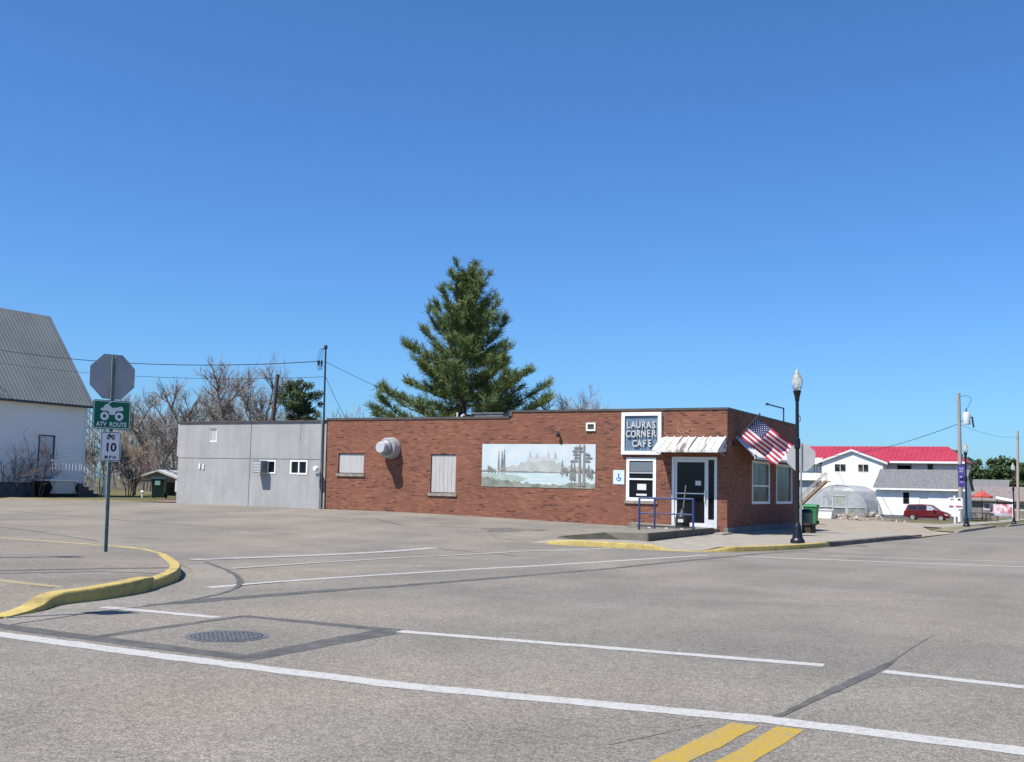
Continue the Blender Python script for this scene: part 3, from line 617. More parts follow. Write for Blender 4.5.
# cafe sign board
sg = thing('cafe_sign', 'blue sign board with white frame and raised white letters on the cafe wall', 'sign', (-2.82, -.03, 2.40))
MB().box(-3.40, -2.24, -.05, -.004, 2.49, 3.65).build('panel', SIGNBLUE, sg)
f_ = MB(); frame_rect(f_, (0, 0, 0), X, NY, -3.49, -2.15, 2.395, 3.735, .11, -.10, .0); f_.build('frame', WHITE, sg)
tx = MB()
for txt, zc, sz in (('LAURAS', 3.33, .31), ('CORNER', 3.04, .31), ('CAFE', 2.74, .31)):
    xs_ = len(txt); stp = .172
    for i, ch in enumerate(txt):
        tx.text(ch, sz*1.0, (-2.82 + (i - (xs_-1)/2)*stp + (.04 if txt == 'CAFE' else 0), -.085, zc + random.uniform(-.012, .012)), (1, 0, 0), (random.uniform(-.06, .06), 0, 1), .05, .003, sx=.74)
tx.build('lettering', noisy('letter white', (.40, .41, .40), (.66, .66, .64), 9, .5), sg, norm=False)

sg.location.x += .05; hp.location.x += .035
# landing, ramp, railing
rp = thing('concrete_ramp', 'low concrete ramp and landing in front of the cafe door', 'ramp', (-1, -3, 0))
r_ = MB()
top = .22
r_.prism([(-.18, -6.3, -.3), (-.18, -6.3, .215), (-1.2, -6.6, .20), (-2.5, -6.6, .05), (-2.9, -6.6, -.3)], (0, 5.5, 0))
r_.prism([(-.25, -.8, -.3), (-.25, -.8, .165), (-2.9, -.8, .27), (-2.9, -.8, -.3)], (0, .79, 0))
MB().box(-.178, -.14, -6.3, -.82, -.3, .20).build('ramp_side_shade', noisy('shaded side concrete', (.075, .066, .054), (.14, .125, .10), 3, .95, detail=8), rp)  # ramp end turned from the sun; its shade is put into a darker slab colour
r_.build('ramp_slab', noisy('ramp concrete', (.15, .137, .11), (.24, .22, .185), 3, .92, detail=8), rp)
MB().box(-.30, .18, -1.05, -.02, -.2, .06).build('step', CONC, rp)
rl = thing('blue_railing', 'blue pipe railing on the landing in front of the cafe door', 'railing', (-1.1, -2.5, .19))
yr = -2.6; xr = [-1.83, -1.36, -.20]
for x in xr: MB().tube([(x, yr, .1), (x, yr, 1.06)], .032, 8).build('post', BLUE, rl)
MB().tube([(xr[0], yr, 1.06), (xr[-1], yr, 1.06)], .028, 8).build('rail', BLUE, rl); MB().tube([(xr[0], yr, .62), (xr[-1], yr, .62)], .02, 8).build('rail', BLUE, rl)
b_ = MB().box(xr[0] - .06, -.15, yr - .035, yr + .035, .235, .275); b_.build('base_rail', mat('dark base rail', (.05, .045, .045), .6), rl)
for x in (-1.5, -.98, -.52): MB().box(x - .05, x + .05, yr - .055, yr + .05, .20, .234).build('bracket', mat('pale bracket', (.5, .48, .44), .7), rl)
# ash urn by the door
ur = thing('ash_can', 'black ash can with a tapered neck standing before the cafe door', 'ash can', (-.76, -1.9, .20))
MB().lathe([(.20, 0), (.21, .05), (.21, .30), (.19, .33)], (-.76, -1.9, .20), 16).build('bin', BLACK, ur, True); MB().lathe([(.20, .33), (.17, .42), (.09, .48), (.05, .56), (.05, .58)], (-.76, -1.9, .20), 16).build('lid', DARK, ur, True)
MB().box(-.82, -.66, -2.125, -2.105, .38, .47).build('sticker', mat('pale sticker', (.55, .55, .5), .6), ur)
MB().tube([(-.74, -1.9, .74), (-.67, -1.88, 1.45)], .022, 6).build('handle_pole', mat('grey stick', (.14, .13, .12), .7), ur)

# flag
fl = thing('flag', 'flag with red and white stripes and starred blue canton on a slanted pole', 'flag', (.02, .62, 2.78))
p0 = Vector((.02, .62, 2.78)); p1 = Vector((.74, .7, 3.62)); pd = (p1 - p0).normalized()
MB().tube([p0, p1 + pd*.06], .016, 8).build('pole', mat('dark flag pole', (.05, .05, .06), .5), fl)
MB().lathe([(.0, .05), (.03, .03), (.035, 0), (.03, -.03), (0, -.05)], p1 + pd*.09, 10).build('finial', mat('flag finial', (.12, .12, .13), .4), fl, True)
MB().box(.0, .05, .55, .69, 2.70, 2.86).build('bracket', DARK, fl)
fly = Vector((.86, .27, -.70)); hoist = -pd * .80
def fpt(u, v):  # u along fly 0..1, v down the hoist 0..1
    nrm = fly.cross(hoist).normalized()
    return p1 - pd*.03 + fly*(1.20*u) + hoist*v + nrm*(.085*math.sin(u*8 + v*3.2)*min(1, u*3) + .045*math.sin(u*17 - v*3.6)*u) + Vector((0, 0, -.05*u*v)) 
fm = [mat('flag red', (.33, .016, .04), .8), mat('flag white', (.60, .56, .58), .8), mat('flag blue', (.014, .02, .085), .8)]
for m_ in fm: m_.node_tree.nodes['Principled BSDF'].inputs['Transmission Weight'].default_value = 0
fc = MB(); NU, NV = 30, 26
grid = [[fpt(i/NU, j/NV) for i in range(NU+1)] for j in range(NV+1)]
base = 0; vs = [p for row in grid for p in row]; fc.add(vs, [])
for j in range(NV):
    for i in range(NU):
        st = j // 2
        fc.m.append(2 if (i < NU*.4 and st < 7) else (0 if st % 2 == 0 else 1)); k = j*(NU+1) + i; fc.f.append((k, k+1, k+NU+2, k+NU+1))
nrm = fly.cross(hoist).normalized()
fc.cur = 1
for j in range(9):
    for i in range(6 if j % 2 == 0 else 5):
        u = (.033 + i*.066 + (0 if j % 2 == 0 else .033)); v = (7/13)*(j + 1)/10
        for sgn in (1, -1):
            c0 = fpt(u, v) + nrm*.004*sgn; fu = (fpt(u+.01, v) - fpt(u, v)).normalized(); fv = (fpt(u, v+.01) - fpt(u, v)).normalized()
            fc.quad(*[c0 + (fu*math.cos(a) + fv*math.sin(a))*(.017 if k % 2 == 0 else .008) for k, a in enumerate([2*math.pi*q/10 - math.pi/2 for q in range(10)])])
fc.build('cloth', fm, fl, norm=False)

# ------------------------------------------------------------------ grey annex
an = thing('rendered_annex', 'flat grey cement-rendered building joined to the left end of the brick cafe', 'building', (-18.9, 4.4, .3))
XA = -22.62
h_an = [(-21.03, -20.62, 2.78, 3.32), (-18.42, -17.58, 1.56, 2.10), (-16.90, -16.06, 1.55, 2.11)]
w = MB(); holed(w, (0, .02, 0), X, NY, XA, XW, -.2, 3.53, h_an, .1)
w.quad((XA, .02, -.2), (XA, 8.8, -.2), (XA, 8.8, 3.53), (XA, .02, 3.53)); w.quad((XA, 8.8, -.2), (XW, 8.8, -.2), (XW, 8.8, 3.53), (XA, 8.8, 3.53))
w.build('wall', STUC, an, norm=False)
MB().box(XA + .1, XW, .2, 8.7, 3.3, 3.45).build('roof', ROOFFLAT, an)
c_ = MB(); c_.box(XA - .05, XW, -.03, .25, 3.535, 3.60); c_.box(XA - .05, XA + .2, .255, 8.85, 3.535, 3.60); c_.build('parapet_coping', COPE, an)
j_ = MB(); JC = mat('panel joint', (.16, .16, .165), .9); j_.box(XA, XW - .1, .012, .022, 2.13, 2.148); j_.box(-18.885, -18.86, .011, .021, -.1, 3.52); j_.box(-16.46, -16.45, .013, .021, 2.8, 3.5); j_.build('joint', JC, an)
c_ = MB().box(XA - .13, XA, .06, .3, 2.2, 3.5); c_.build('corner_board', STUC, an)
f_ = MB(); frame_rect(f_, (0, .02, 0), X, NY, -21.03, -20.62, 2.78, 3.32, .04, .02, .09); fo = f_.build('wall_hatch', WHITE, an); MB().box(-20.99, -20.66, .07, .085, 2.82, 3.28).build('panel', WHITEO, fo)
window(an, (0, .02, 0), X, NY, -18.41, -17.59, 1.57, 2.09, WHITE, GLASS, .055, -.015, mull=-17.99, name='window')
window(an, (0, .02, 0), X, NY, -16.89, -16.07, 1.56, 2.10, WHITE, GLASS, .06, -.015, mull=-16.48, name='window')
MB().box(-21.46, -21.40, -.02, .02, 1.72, 1.92).build('vent_cap', WHITE, an); MB().box(-21.26, -21.20, -.02, .02, 1.70, 1.90).build('vent_cap', WHITE, an)
ac = thing('window_air_conditioner', 'boxy air conditioner sticking out of the left small window of the grey building', 'air conditioner', (-18.15, -.15, 1.6))
MB().box(-18.36, -17.98, -.36, .06, 1.60, 2.06).build('case', noisy('dull ac case', (.12, .13, .14), (.18, .19, .20), 5, .5), ac)
g_ = MB()
for k in range(7): g_.box(-18.34, -18.0, -.375, -.361, 1.63 + k*.058, 1.66 + k*.058)
g_.build('grille', noisy('pale ac grille', (.52, .56, .58), (.6, .63, .65), 5, .5), ac)
# service mast
ms = thing('service_mast', 'slim dark electric service mast with meter between the grey and brick walls', 'service mast', (-15.27, -.12, .31))
MB().tube([(-15.24, -.12, .28), (-15.33, -.12, 6.3)], [.04, .034], 10).build('pole', mat('dark mast metal', (.035, .04, .055), .5), ms)
MB().tube([(-15.40, -.06, .3), (-15.41, -.06, 3.6)], .03, 8).build('conduit', GALV, ms)
h_ = MB().lathe([(.035, -.1), (.07, -.05), (.065, .05), (.02, .08)], (-15.33, -.12, 6.32), 10); h_.build('weatherhead', mat('weatherhead grey', (.06, .06, .07), .5), ms, True)
MB().box(-15.5, -15.33, -.2, -.08, 1.28, 1.62).build('meter_box', GALV, ms); e2 = MB(); ring_y(e2, [(.1, -.2), (.1, -.29), (.07, -.33)], -15.47, 1.78); e2.build('meter', WHITE, ms, True)
for dx in (-.2, -.1): MB().lathe([(.02, -.1), (.05, -.06), (.03, -.02), (.055, .03), (.03, .08), (.02, .12)], (-15.33 + dx*1.3, -.16, 5.72), 8).build('insulator', BLACK, ms, True)
d_ = MB()
for dx in (-.1, -.18, -.26): d_.tube(smooth_path([(-15.33, -.14, 6.28), (-15.33 + dx*.9, -.16, 6.2), (-15.33 + dx*1.2, -.18, 5.8), (-15.33 + dx, -.2, 5.45), (-15.33 + dx*.6, -.16, 5.62)], 4), .008, 4)
d_.build('drip_loop', DARK, ms)
def wire(name, a, b, sag, label, r=.012, group='overhead wires'):
    a = Vector(a); b = Vector(b); n = 24
    o = MB().tube([a.lerp(b, i/n) - Vector((0, 0, sag*4*(i/n)*(1-i/n))) for i in range(n+1)], r, 5).build(name, mat('wire black', (.02, .02, .025), .6))
    return tag(o, label, 'wire', group)

# ------------------------------------------------------------------ sign post on the island
SB = Vector((-4.868, -19.303, .08)); 
sp_ = thing('sign_post', 'sign post with a stop sign seen from behind above green trail and 10 mph signs', 'sign post', SB)
lean = Vector((.0, 0, 0)); 
psi = R(-22); nd = Vector((math.cos(psi), math.sin(psi), 0)); ud = Vector((-math.sin(psi), math.cos(psi), 0)); zd = Vector((0, 0, 1))
lu = Vector((.884, .467, .0)) * -.014
def sp(u, z, k=0): return SB + ud*u + nd*k + Vector((0, 0, z)) + lu*z
pt = MB()
for (a, b, c, d) in ((-.03, .03, -.012, -.006), (-.03, -.022, -.006, .022), (.022, .03, -.006, .022)):
    pt.prism([sp(a, -.1, c), sp(b, -.1, c), sp(b, -.1, d), sp(a, -.1, d)], sp(0, 3.33) - sp(0, -.1))
pt.build('post', POSTG, sp_)
oc = MB(); r8 = .381 / math.cos(math.pi/8)
oc.prism([sp(r8*math.cos(R(22.5 + 45*k)), 2.95 + r8*math.sin(R(22.5 + 45*k)), -.016) for k in range(8)], nd*-.004)
so = oc.build('stop_sign_back', SIGNB, sp_)
oc = MB(); oc.prism([sp(r8*.99*math.cos(R(22.5 + 45*k)), 2.95 + r8*.99*math.sin(R(22.5 + 45*k)), -.0205) for k in range(8)], nd*-.001); oc.build('red_face', mat('sign red', (.45, .02, .03), .4), so)
for z in (2.72, 3.2): MB().tube([sp(0, z, -.01), sp(0, z, .03)], .012, 6).build('bolt', GALV, so)
def rrect(cu, cz, wd, ht, k, r=.035):
    return [sp(cu + sx*(wd/2 - r) + r*math.cos(a), cz + sz*(ht/2 - r) + r*math.sin(a), k) for sx, sz, a0 in ((1, 1, 0), (-1, 1, 90), (-1, -1, 180), (1, -1, 270)) for a in [R(a0 + q*22.5) for q in range(5)]]
gz = 2.30
g_ = MB(); g_.prism(rrect(0, gz, .645, .49, .026), nd*.004); gp = g_.build('trail_sign', GREEN, sp_)
wl = MB()
def rim(mb, cz, wd, ht, k, t_, cu=0, r=.03):
    A = rrect(cu, cz, wd, ht, k, r); B = rrect(cu, cz, wd - 2*t_, ht - 2*t_, k, max(r - t_, .006))
    for i in range(len(A)): j = (i+1) % len(A); mb.quad(A[i], A[j], B[j], B[i])
rim(wl, gz, .62, .465, .0315, .012)
def disc(mb, cu, cz, r0, r1, k, n=20):
    for i in range(n):
        a, b = 2*math.pi*i/n, 2*math.pi*(i+1)/n
        if r0 > 0: mb.quad(*[sp(cu + r*math.cos(q), cz + r*math.sin(q), k) for r, q in ((r0, a), (r1, a), (r1, b), (r0, b))])
        else: mb.quad(sp(cu, cz, k), sp(cu + r1*math.cos(a), cz + r1*math.sin(a), k), sp(cu + r1*math.cos(b), cz + r1*math.sin(b), k))
def quad_bike(mb, cu, cz, s, k):
    """side view of a four-wheeler, facing left"""
    P = lambda pts: mb.quad(*[sp(cu + a*s, cz + b*s, k) for a, b in pts])
    for c in (-.62, .62): disc(mb, cu + c*s, cz - .38*s, .15*s, .36*s, k)
    P([(-1.0, .16), (-.86, .3), (-.55, .32), (-.28, .14), (-.22, -.02), (-.5, .08), (-.78, .05)])
    P([(-.74, .3), (-.66, .52), (-.5, .62), (-.2, .52), (.0, .34), (.42, .38), (.72, .5), (.9, .42), (.98, .16), (.7, .1), (.3, .05), (.25, -.25), (-.2, -.25), (-.3, .1), (-.55, .32)])
    P([(-.52, .6), (-.2, .8), (-.08, .86), (-.06, .80), (-.22, .7), (-.34, .52)])
quad_bike(wl, 0, gz + .05, .20, .0318)
wl.text('ATV  ROUTE', .105, sp(0, gz - .165, .031), ud, zd, .002, .002, sx=.86)
wl.build('markings', SWHITE, gp, norm=False)
mz = 1.765
g_ = MB(); g_.prism(rrect(0, mz, .345, .50, .026, .03), nd*.004); gp = g_.build('speed_sign', SWHITE, sp_)
bl = MB(); rim(bl, mz, .325, .48, .0315, .010, 0, .025); quad_bike(bl, 0, mz + .165, .07, .0318)
bl.text('10', .20, sp(0, mz - .02, .031), ud, zd, .002, .006); bl.text('M P H', .075, sp(0, mz - .185, .031), ud, zd, .002, .003)
bl.build('markings', SBLACK, gp, norm=False)
# small sign just outside the frame on the same corner (casts the thin shadow along the gutter)
so_ = thing('sign_post', 'short sign post with one white plate at the kerb ramp of the left corner', 'sign post', (.45, -25.98, .03))
MB().tube([(.45, -25.98, -.1), (.45, -25.98, 2.75)], .03, 8).build('post', POSTG, so_)
MB().box(.28, .62, -26.02, -26.012, 2.2, 2.74).build('sign_plate', SIGNB, so_)

# ------------------------------------------------------------------ street lamps
LAMPB = mat('lamp post paint', (.006, .007, .011), .4, 0, .5)
GLOBE = mat('clear lamp globe', (.80, .80, .76), .12, 0, .6)
GLOBE.node_tree.nodes['Principled BSDF'].inputs['Transmission Weight'].default_value = .72; GLOBE.node_tree.nodes['Principled BSDF'].inputs['IOR'].default_value = 1.15
def make_lamp():
    t_ = thing('street_lamp', 'black street lamp with acorn globe at the yellow kerb beside the cafe', 'street lamp', (0, 0, 0), 'black acorn street lamps')
    b = MB().lathe([(.235, -.05), (.235, .06), (.22, .09), (.17, .13), (.16, .2), (.135, .3), (.12, .36), (.125, .40), (.10, .44), (.075, .50)], n=16); b.build('base', LAMPB, t_, True)
    MB().lathe([(.07, .49), (.066, 1.2), (.062, 2.4), (.056, 3.46)], n=14).build('pole', LAMPB, t_, True)
    MB().lathe([(.075, 2.28), (.10, 2.30), (.10, 2.52), (.075, 2.54)], n=14).build('banner_collar', LAMPB, t_, True)
    MB().lathe([(.056, 3.44), (.075, 3.48), (.08, 3.55), (.105, 3.62), (.13, 3.68), (.13, 3.71), (.1, 3.72)], n=16).build('neck', LAMPB, t_, True)
    g = MB().lathe([(.10, 3.715), (.15, 3.77), (.185, 3.86), (.185, 3.93), (.16, 4.02), (.12, 4.09), (.08, 4.12), (.09, 4.135), (.06, 4.18), (.03, 4.23), (.008, 4.26)], n=20).build('globe', GLOBE, t_, True)
    MB().lathe([(.045, 3.73), (.05, 3.8), (.05, 3.95), (.02, 4.0)], n=10).build('bulb', mat('lamp bulb', (.75, .74, .68), .4), g, True)
    MB().tube([(.06, 0, 3.1), (.10, 0, 3.06), (.1, 0, 2.98), (.07, 0, 2.95)], .012, 6).build('outlet_loop', LAMPB, t_)
    return t_
lamp = make_lamp()
lamp.location = (2.82, -2.98, -.03); lamp.scale = (.82, .82, 1.1)
l2 = dup(lamp, (3.70, 33.0, terr(3.7, 33) + .04), 0, 'black street lamp carrying a purple banner near the wooden utility pole')
l3 = dup(lamp, (4.6, 60, terr(4.6, 60) + .04), 0, 'farthest black street lamp beside the bare pale pole at the right')
dup(lamp, (-5.3, -23.2, terr(-5.3, -23.2) + .1), 0, 'black street lamp on the left corner sidewalk')
bn = thing('banner', 'purple banner with pale lettering hung on the second street lamp', 'banner', (3.4, 33, terr(3.7, 33) + 1.8))
zb = terr(3.7, 33) + .04; PURP = noisy('purple banner cloth', (.04, .032, .18), (.058, .045, .24), 3, .8)
MB().box(3.30, 3.64, 32.985, 33.0, zb + 2.2, zb + 3.4).build('cloth', PURP, bn)
MB().tube([(3.72, 32.99, zb + 3.42), (3.28, 32.99, zb + 3.42)], .015, 6).build('arm', DARK, bn); MB().tube([(3.72, 32.99, zb + 2.18), (3.28, 32.99, zb + 2.18)], .015, 6).build('arm', DARK, bn)
PRINT = mat('banner pale print', (.32, .31, .45), .8)
for k, (a, c) in enumerate([(3.35, 3.6), (3.38, 3.58), (3.36, 3.56)]): MB().box(a, c, 32.976, 32.984, zb + 3.2 - k*.1, zb + 3.25 - k*.1).build('print_line', PRINT, bn)
MB().lathe([(.0, -.06), (.09, -.03), (.1, .03), (0, .06)], (3.47, 32.975, zb + 2.72), 10).build('emblem', PRINT, bn); MB().box(3.38, 3.58, 32.976, 32.984, zb + 2.42, zb + 2.47).build('print_line', PRINT, bn)

# stop sign facing away behind the lamp, planter and bins
s2 = thing('stop_sign', 'stop sign seen from behind partly hidden by the street lamp', 'stop sign', (1.25, 4.2, -.04))
c2 = Vector((1.25, 4.2, 0)); n2 = Vector((.30, -.954, 0)); u2 = Vector((.954, .30, 0))
r2 = .457/math.cos(math.pi/8)
MB().tube([(1.25, 4.2, -.1), (1.27, 4.21, 2.95)], .032, 8).build('post', GALV, s2)
o_ = MB().prism([c2 + u2*r2*math.cos(R(22.5+45*k)) - n2*.035 + Vector((.02, 0, 2.48 + r2*math.sin(R(22.5+45*k)))) for k in range(8)], n2*-.005).build('sign_back', noisy('pale sign back', (.40, .405, .42), (.47, .475, .485), 3, .5, metal=.1), s2)
MB().prism([c2 + u2*r2*.99*math.cos(R(22.5+45*k)) - n2*.042 + Vector((.02, 0, 2.48 + r2*.99*math.sin(R(22.5+45*k)))) for k in range(8)], n2*-.002).build('red_face', MATS['sign red'], o_)
pl_ = thing('planter_box', 'dark brown square planter box at the foot of the stop sign behind the lamp', 'planter', (1.35, 4.9, -.04))
PLB = noisy('dark planter wood', (.035, .024, .02), (.06, .045, .035), 4, .9, stretch=(1, 1, 6))
MB().prism([(1.16, 4.7, -.06), (1.54, 4.7, -.06), (1.54, 5.08, -.06), (1.16, 5.08, -.06)], (0, 0, .30)).build('box', PLB, pl_); MB().box(1.12, 1.58, 4.66, 5.12, .22, .28).build('rim', PLB, pl_)
MB().box(1.2, 1.5, 4.74, 5.04, .281, .29).build('soil', mat('soil', (.05, .04, .03), 1), pl_)
tb = thing('trash_receptacle', 'dull green round trash receptacle behind the planter box', 'trash can', (.93, 6.45, 0))
z_ = terr(1.35, 6.6) + .1; MB().lathe([(.2, 0), (.22, .06), (.22, .66), (.2, .68)], (.93, 6.45, z_), 16).build('barrel', noisy('dull green barrel', (.10, .16, .12), (.15, .21, .16), 4, .6), tb, True)
MB().lathe([(.22, .67), (.23, .70), (.18, .76), (.09, .80)], (.93, 6.45, z_), 16).build('lid', mat('lid dark green', (.012, .03, .018), .5), tb, True)
gb = thing('wheelie_bin', 'bright green wheeled bin standing on the gravel behind the stop sign', 'bin', (-.85, 19.0, 0))
z_ = terr(-.9, 19); GB = noisy('bright green plastic', (.02, .17, .055), (.03, .22, .07), 3, .45)
gx = -1.7
bm_ = MB(); bm_.add([(gx-.24, 18.75, z_+.08), (gx+.24, 18.75, z_+.08), (gx+.24, 19.2, z_+.08), (gx-.24, 19.2, z_+.08), (gx-.3, 18.68, z_+.85), (gx+.3, 18.68, z_+.85), (gx+.3, 19.3, z_+.85), (gx-.3, 19.3, z_+.85)], [(0,3,2,1),(4,5,6,7),(0,1,5,4),(1,2,6,5),(2,3,7,6),(3,0,4,7)])
bm_.build('body', GB, gb); MB().prism([(gx-.32, 18.64, z_+.85), (gx-.32, 18.66, z_+.90), (gx-.32, 19.0, z_+.95), (gx-.32, 19.36, z_+.88), (gx-.32, 19.36, z_+.85)], (.64, 0, 0)).build('lid', GB, gb)
for sx in (-.26, .26): MB().tube([(gx + sx - .03, 19.25, z_ + .1), (gx + sx + .03, 19.25, z_ + .1)], .1, 12).build('wheel', TYRE, gb)
wt = thing('white_tub', 'white open storage tub on the ground before the greenhouse', 'tub', (-5.9, 42, terr(-5.9, 42)))
tx0 = -6.5; z_ = terr(-6, 42)
MB().prism([(tx0, 42, z_), (tx0 + 1.0, 42, z_), (tx0 + 1.08, 42, z_ + .55), (tx0 - .06, 42, z_ + .55)], (0, .8, 0)).build('body', noisy('white plastic', (.62, .63, .63), (.7, .7, .7), 3, .5), wt); MB().box(tx0 - .1, tx0 + 1.12, 41.95, 42.85, z_ + .551, z_ + .59).build('rim', WHITE, wt)
# rubble
rb = thing('rubble_pile', 'low pile of broken pale stones and earth in front of the greenhouse', 'rubble pile', (-6.6, 52, terr(-6.6, 52)))
ru_ = random.Random(5); r_ = MB()
cR = Vector((-5.1, 50.0)); 
def chunk(mb, c, s, rnd):
    vs = []; 
    for z in (-1, 1):
        for k in range(5):
            a = k*1.2566 + rnd.uniform(-.3, .3); q = rnd.uniform(.6, 1)*s; vs.append(Vector((math.cos(a)*q, math.sin(a)*q*.8, z*s*rnd.uniform(.3, .6))))
    e = Matrix.Rotation(rnd.uniform(0, 6), 3, 'Z') @ Matrix.Rotation(rnd.uniform(-.6, .6), 3, 'X'); vs = [e @ v + c for v in vs]
    mb.add(vs, [(0,1,2,3,4)[::-1], (5,6,7,8,9)] + [(k, (k+1) % 5, 5 + (k+1) % 5, 5 + k) for k in range(5)])
for k in range(170):
    a = ru_.gauss(0, 1.0); x = cR.x + a*1.5 ; y = cR.y + ru_.gauss(0, .7); hh = .62*math.exp(-(a/1.1)**2)*(.75 + .5*math.sin(x*2.7))
    chunk(r_, Vector((x, y, terr(x, y) + ru_.uniform(0, 1)*hh)), ru_.uniform(.07, .27), ru_)
r_.build('stones', leafmat('rubble stone', (.15, .12, .095), (.30, .26, .22), (.48, .45, .41)), rb, norm=True)
mo = MB(); NN = 18
pts = [[(cR.x + (i/NN-.5)*6.5, cR.y + (j/8-.5)*3.5) for i in range(NN+1)] for j in range(9)]
vs = [(x, y, terr(x, y) - .05 + .55*math.exp(-((x-cR.x)/1.6)**2 - ((y-cR.y)/.9)**2)*(1 + .35*math.sin(x*3))) for row in pts for x, y in row]
mo.add(vs, [(j*(NN+1)+i, j*(NN+1)+i+1, (j+1)*(NN+1)+i+1, (j+1)*(NN+1)+i) for j in range(8) for i in range(NN)]); mo.build('earth_mound', noisy('grey brown earth', (.13, .105, .08), (.25, .21, .165), 3, .95, detail=8), rb, True)

# ------------------------------------------------------------------ greenhouse
GX0, GX1, GY0, GY1 = -14.9, -9.35, 78.0, 88.0; gzb = -1.05
gh = thing('greenhouse', 'hoop greenhouse covered in translucent plastic film in front of the white house', 'greenhouse', ((GX0+GX1)/2, 83, gzb))
gc = (GX0 + GX1)/2; gr = (GX1 - GX0)/2; ghh = 3.15
arc = lambda a, y, s=1: (gc - gr*s*math.cos(a), y, gzb + ghh*s*math.sin(a)**.8)
FILM = mat('greenhouse film', (.70, .71, .73), .3, 0, .5); t = NT(FILM)
tr = t.n('BsdfTransparent'); mx = t.n('MixShader'); fz = t.ramp(t.noise(.8, 6, .7, t.vec(1, .4, 1.6)), [(.3, .14), (.7, .5)])
t.l(fz, mx.inputs[0]); t.l(tr.outputs[0], mx.inputs[1]); t.l(t.b.outputs[0], mx.inputs[2]); t.l(mx.outputs[0], FILM.node_tree.nodes['Material Output'].inputs[0])
f_ = MB(); A = [math.pi*i/20 for i in range(21)]; Ys = [GY0 + (GY1-GY0)*j/8 for j in range(9)]
f_.add([arc(a, y) for y in Ys for a in A], [(j*21+i, j*21+i+1, (j+1)*21+i+1, (j+1)*21+i) for j in range(8) for i in range(20)]); f_.build('film_roof', FILM, gh, True)
f_ = MB(); f_.quad(*[arc(a, GY0 + .01) for a in A]); f_.build('end_wall', FILM, gh); f_ = MB(); f_.quad(*[arc(a, GY1 - .01) for a in A]); f_.build('end_wall', FILM, gh)
f_ = MB(); HOOP = mat('hoop steel', (.45, .46, .47), .5, .3)
for y in Ys: f_.tube([arc(a, y, .992) for a in A], .035, 6)
f_.build('hoops', HOOP, gh)
f_ = MB()
for x in (gc - .55, gc + .75): f_.box(x - .05, x + .05, GY0 - .06, GY0, gzb, gzb + 2.3)
f_.box(gc - .55, gc + .75, GY0 - .06, GY0, gzb + 2.0, gzb + 2.1); f_.box(gc - .55, gc + .75, GY0 - .06, GY0, gzb + .85, gzb + .93); f_.box(GX0 + .3, GX1 - .3, GY0 - .04, GY0 - .005, gzb + .9, gzb + .98); f_.build('door_frame', noisy('pale timber', (.42, .42, .40), (.52, .52, .5), 3), gh)
f_ = MB().box(gc - .5, gc + .7, GY0 - .03, GY0 - .005, gzb + .95, gzb + 2.0); f_.build('door_panel', noisy('dusty door panel', (.25, .27, .25), (.36, .38, .36), 2), gh)
f_ = MB()
for j in range(2):
    f_.box(GX0 + .5 + j*3.0, GX0 + 1.7 + j*3.0, GY0 + 1, GY1 - 1, gzb, gzb + .85)
f_.build('bench', noisy('dark bench', (.06, .06, .055), (.12, .12, .1), 3), gh)
fe = thing('board_fence', 'dark grey slatted fence panel beside the greenhouse', 'fence', (-9.3, 86, -1.05)); f_ = MB()
for k in range(9): f_.box(-11.0 + k*.19, -10.86 + k*.19, 83.6, 83.65, -1.1, .55)
fe.location.y = 83.6
f_.build('slats', noisy('grey fence wood', (.17, .165, .16), (.27, .26, .25), 3), fe); MB().box(-11, -9.3, 83.66, 83.72, -.2, -.1).build('rail', MATS['grey fence wood'], fe)

# ------------------------------------------------------------------ garage, house, van
ga = thing('white_garage', 'low white building with long grey shingle roof behind the parked van', 'building', (-5.7, 90, -1.05))
gx0, gx1, gy, gd, gz0, gev = -9.9, -1.45, 86, 9, -1.3, 1.92
hg = [(-7.2, -6.6, .3, 1.5), (-5.6, -4.8, -1.0, 1.45)]
w = MB(); holed(w, (0, gy, 0), X, NY, gx0, gx1, gz0, gev, hg, .1); w.quad((gx1, gy, gz0), (gx1, gy+gd, gz0), (gx1, gy+gd, gev), (gx1, gy+gd/2, gev + 1.88), (gx1, gy, gev)); w.quad((gx0, gy, gz0), (gx0, gy+gd, gz0), (gx0, gy+gd, gev), (gx0, gy+gd/2, gev + 1.88), (gx0, gy, gev)); w.quad((gx0, gy+gd, gz0), (gx1, gy+gd, gz0), (gx1, gy+gd, gev), (gx0, gy+gd, gev))
w.build('wall', SIDE2, ga, norm=False)
r_ = MB(); rs = 1.9/(gd/2)
for sg, y0 in ((1, gy - .4), (-1, gy + gd + .4)):
    za = gev + .02 - .4*rs
    r_.prism([(gx0 - .25, y0, za), (gx0 - .25, y0, za + .12), (gx0 - .25, gy + gd/2, gev + 2.02), (gx0 - .25, gy + gd/2, gev + 1.9)], (gx1 - gx0 + .5, 0, 0))
r_.build('roof', SHING, ga)
za = gev + .02 - .4*rs
MB().box(gx0 - .27, gx1 + .27, gy - .44, gy - .402, za - .06, za + .12).build('gutter', WHITE, ga)
window(ga, (0, gy, 0), X, NY, -7.2, -6.6, .3, 1.5, noisy('dark window trim', (.05, .05, .055), (.08, .08, .085), 3), GLASS, .05, -.01, rail=.85)
MB().box(-5.59, -4.81, gy + .05, gy + .09, -.99, 1.44).build('door', WHITE, ga)
MB().box(gx0 - .03, gx1 + .03, gy - .03, gy + .1, -1.4, -.86).build('foundation', FOUND, ga)

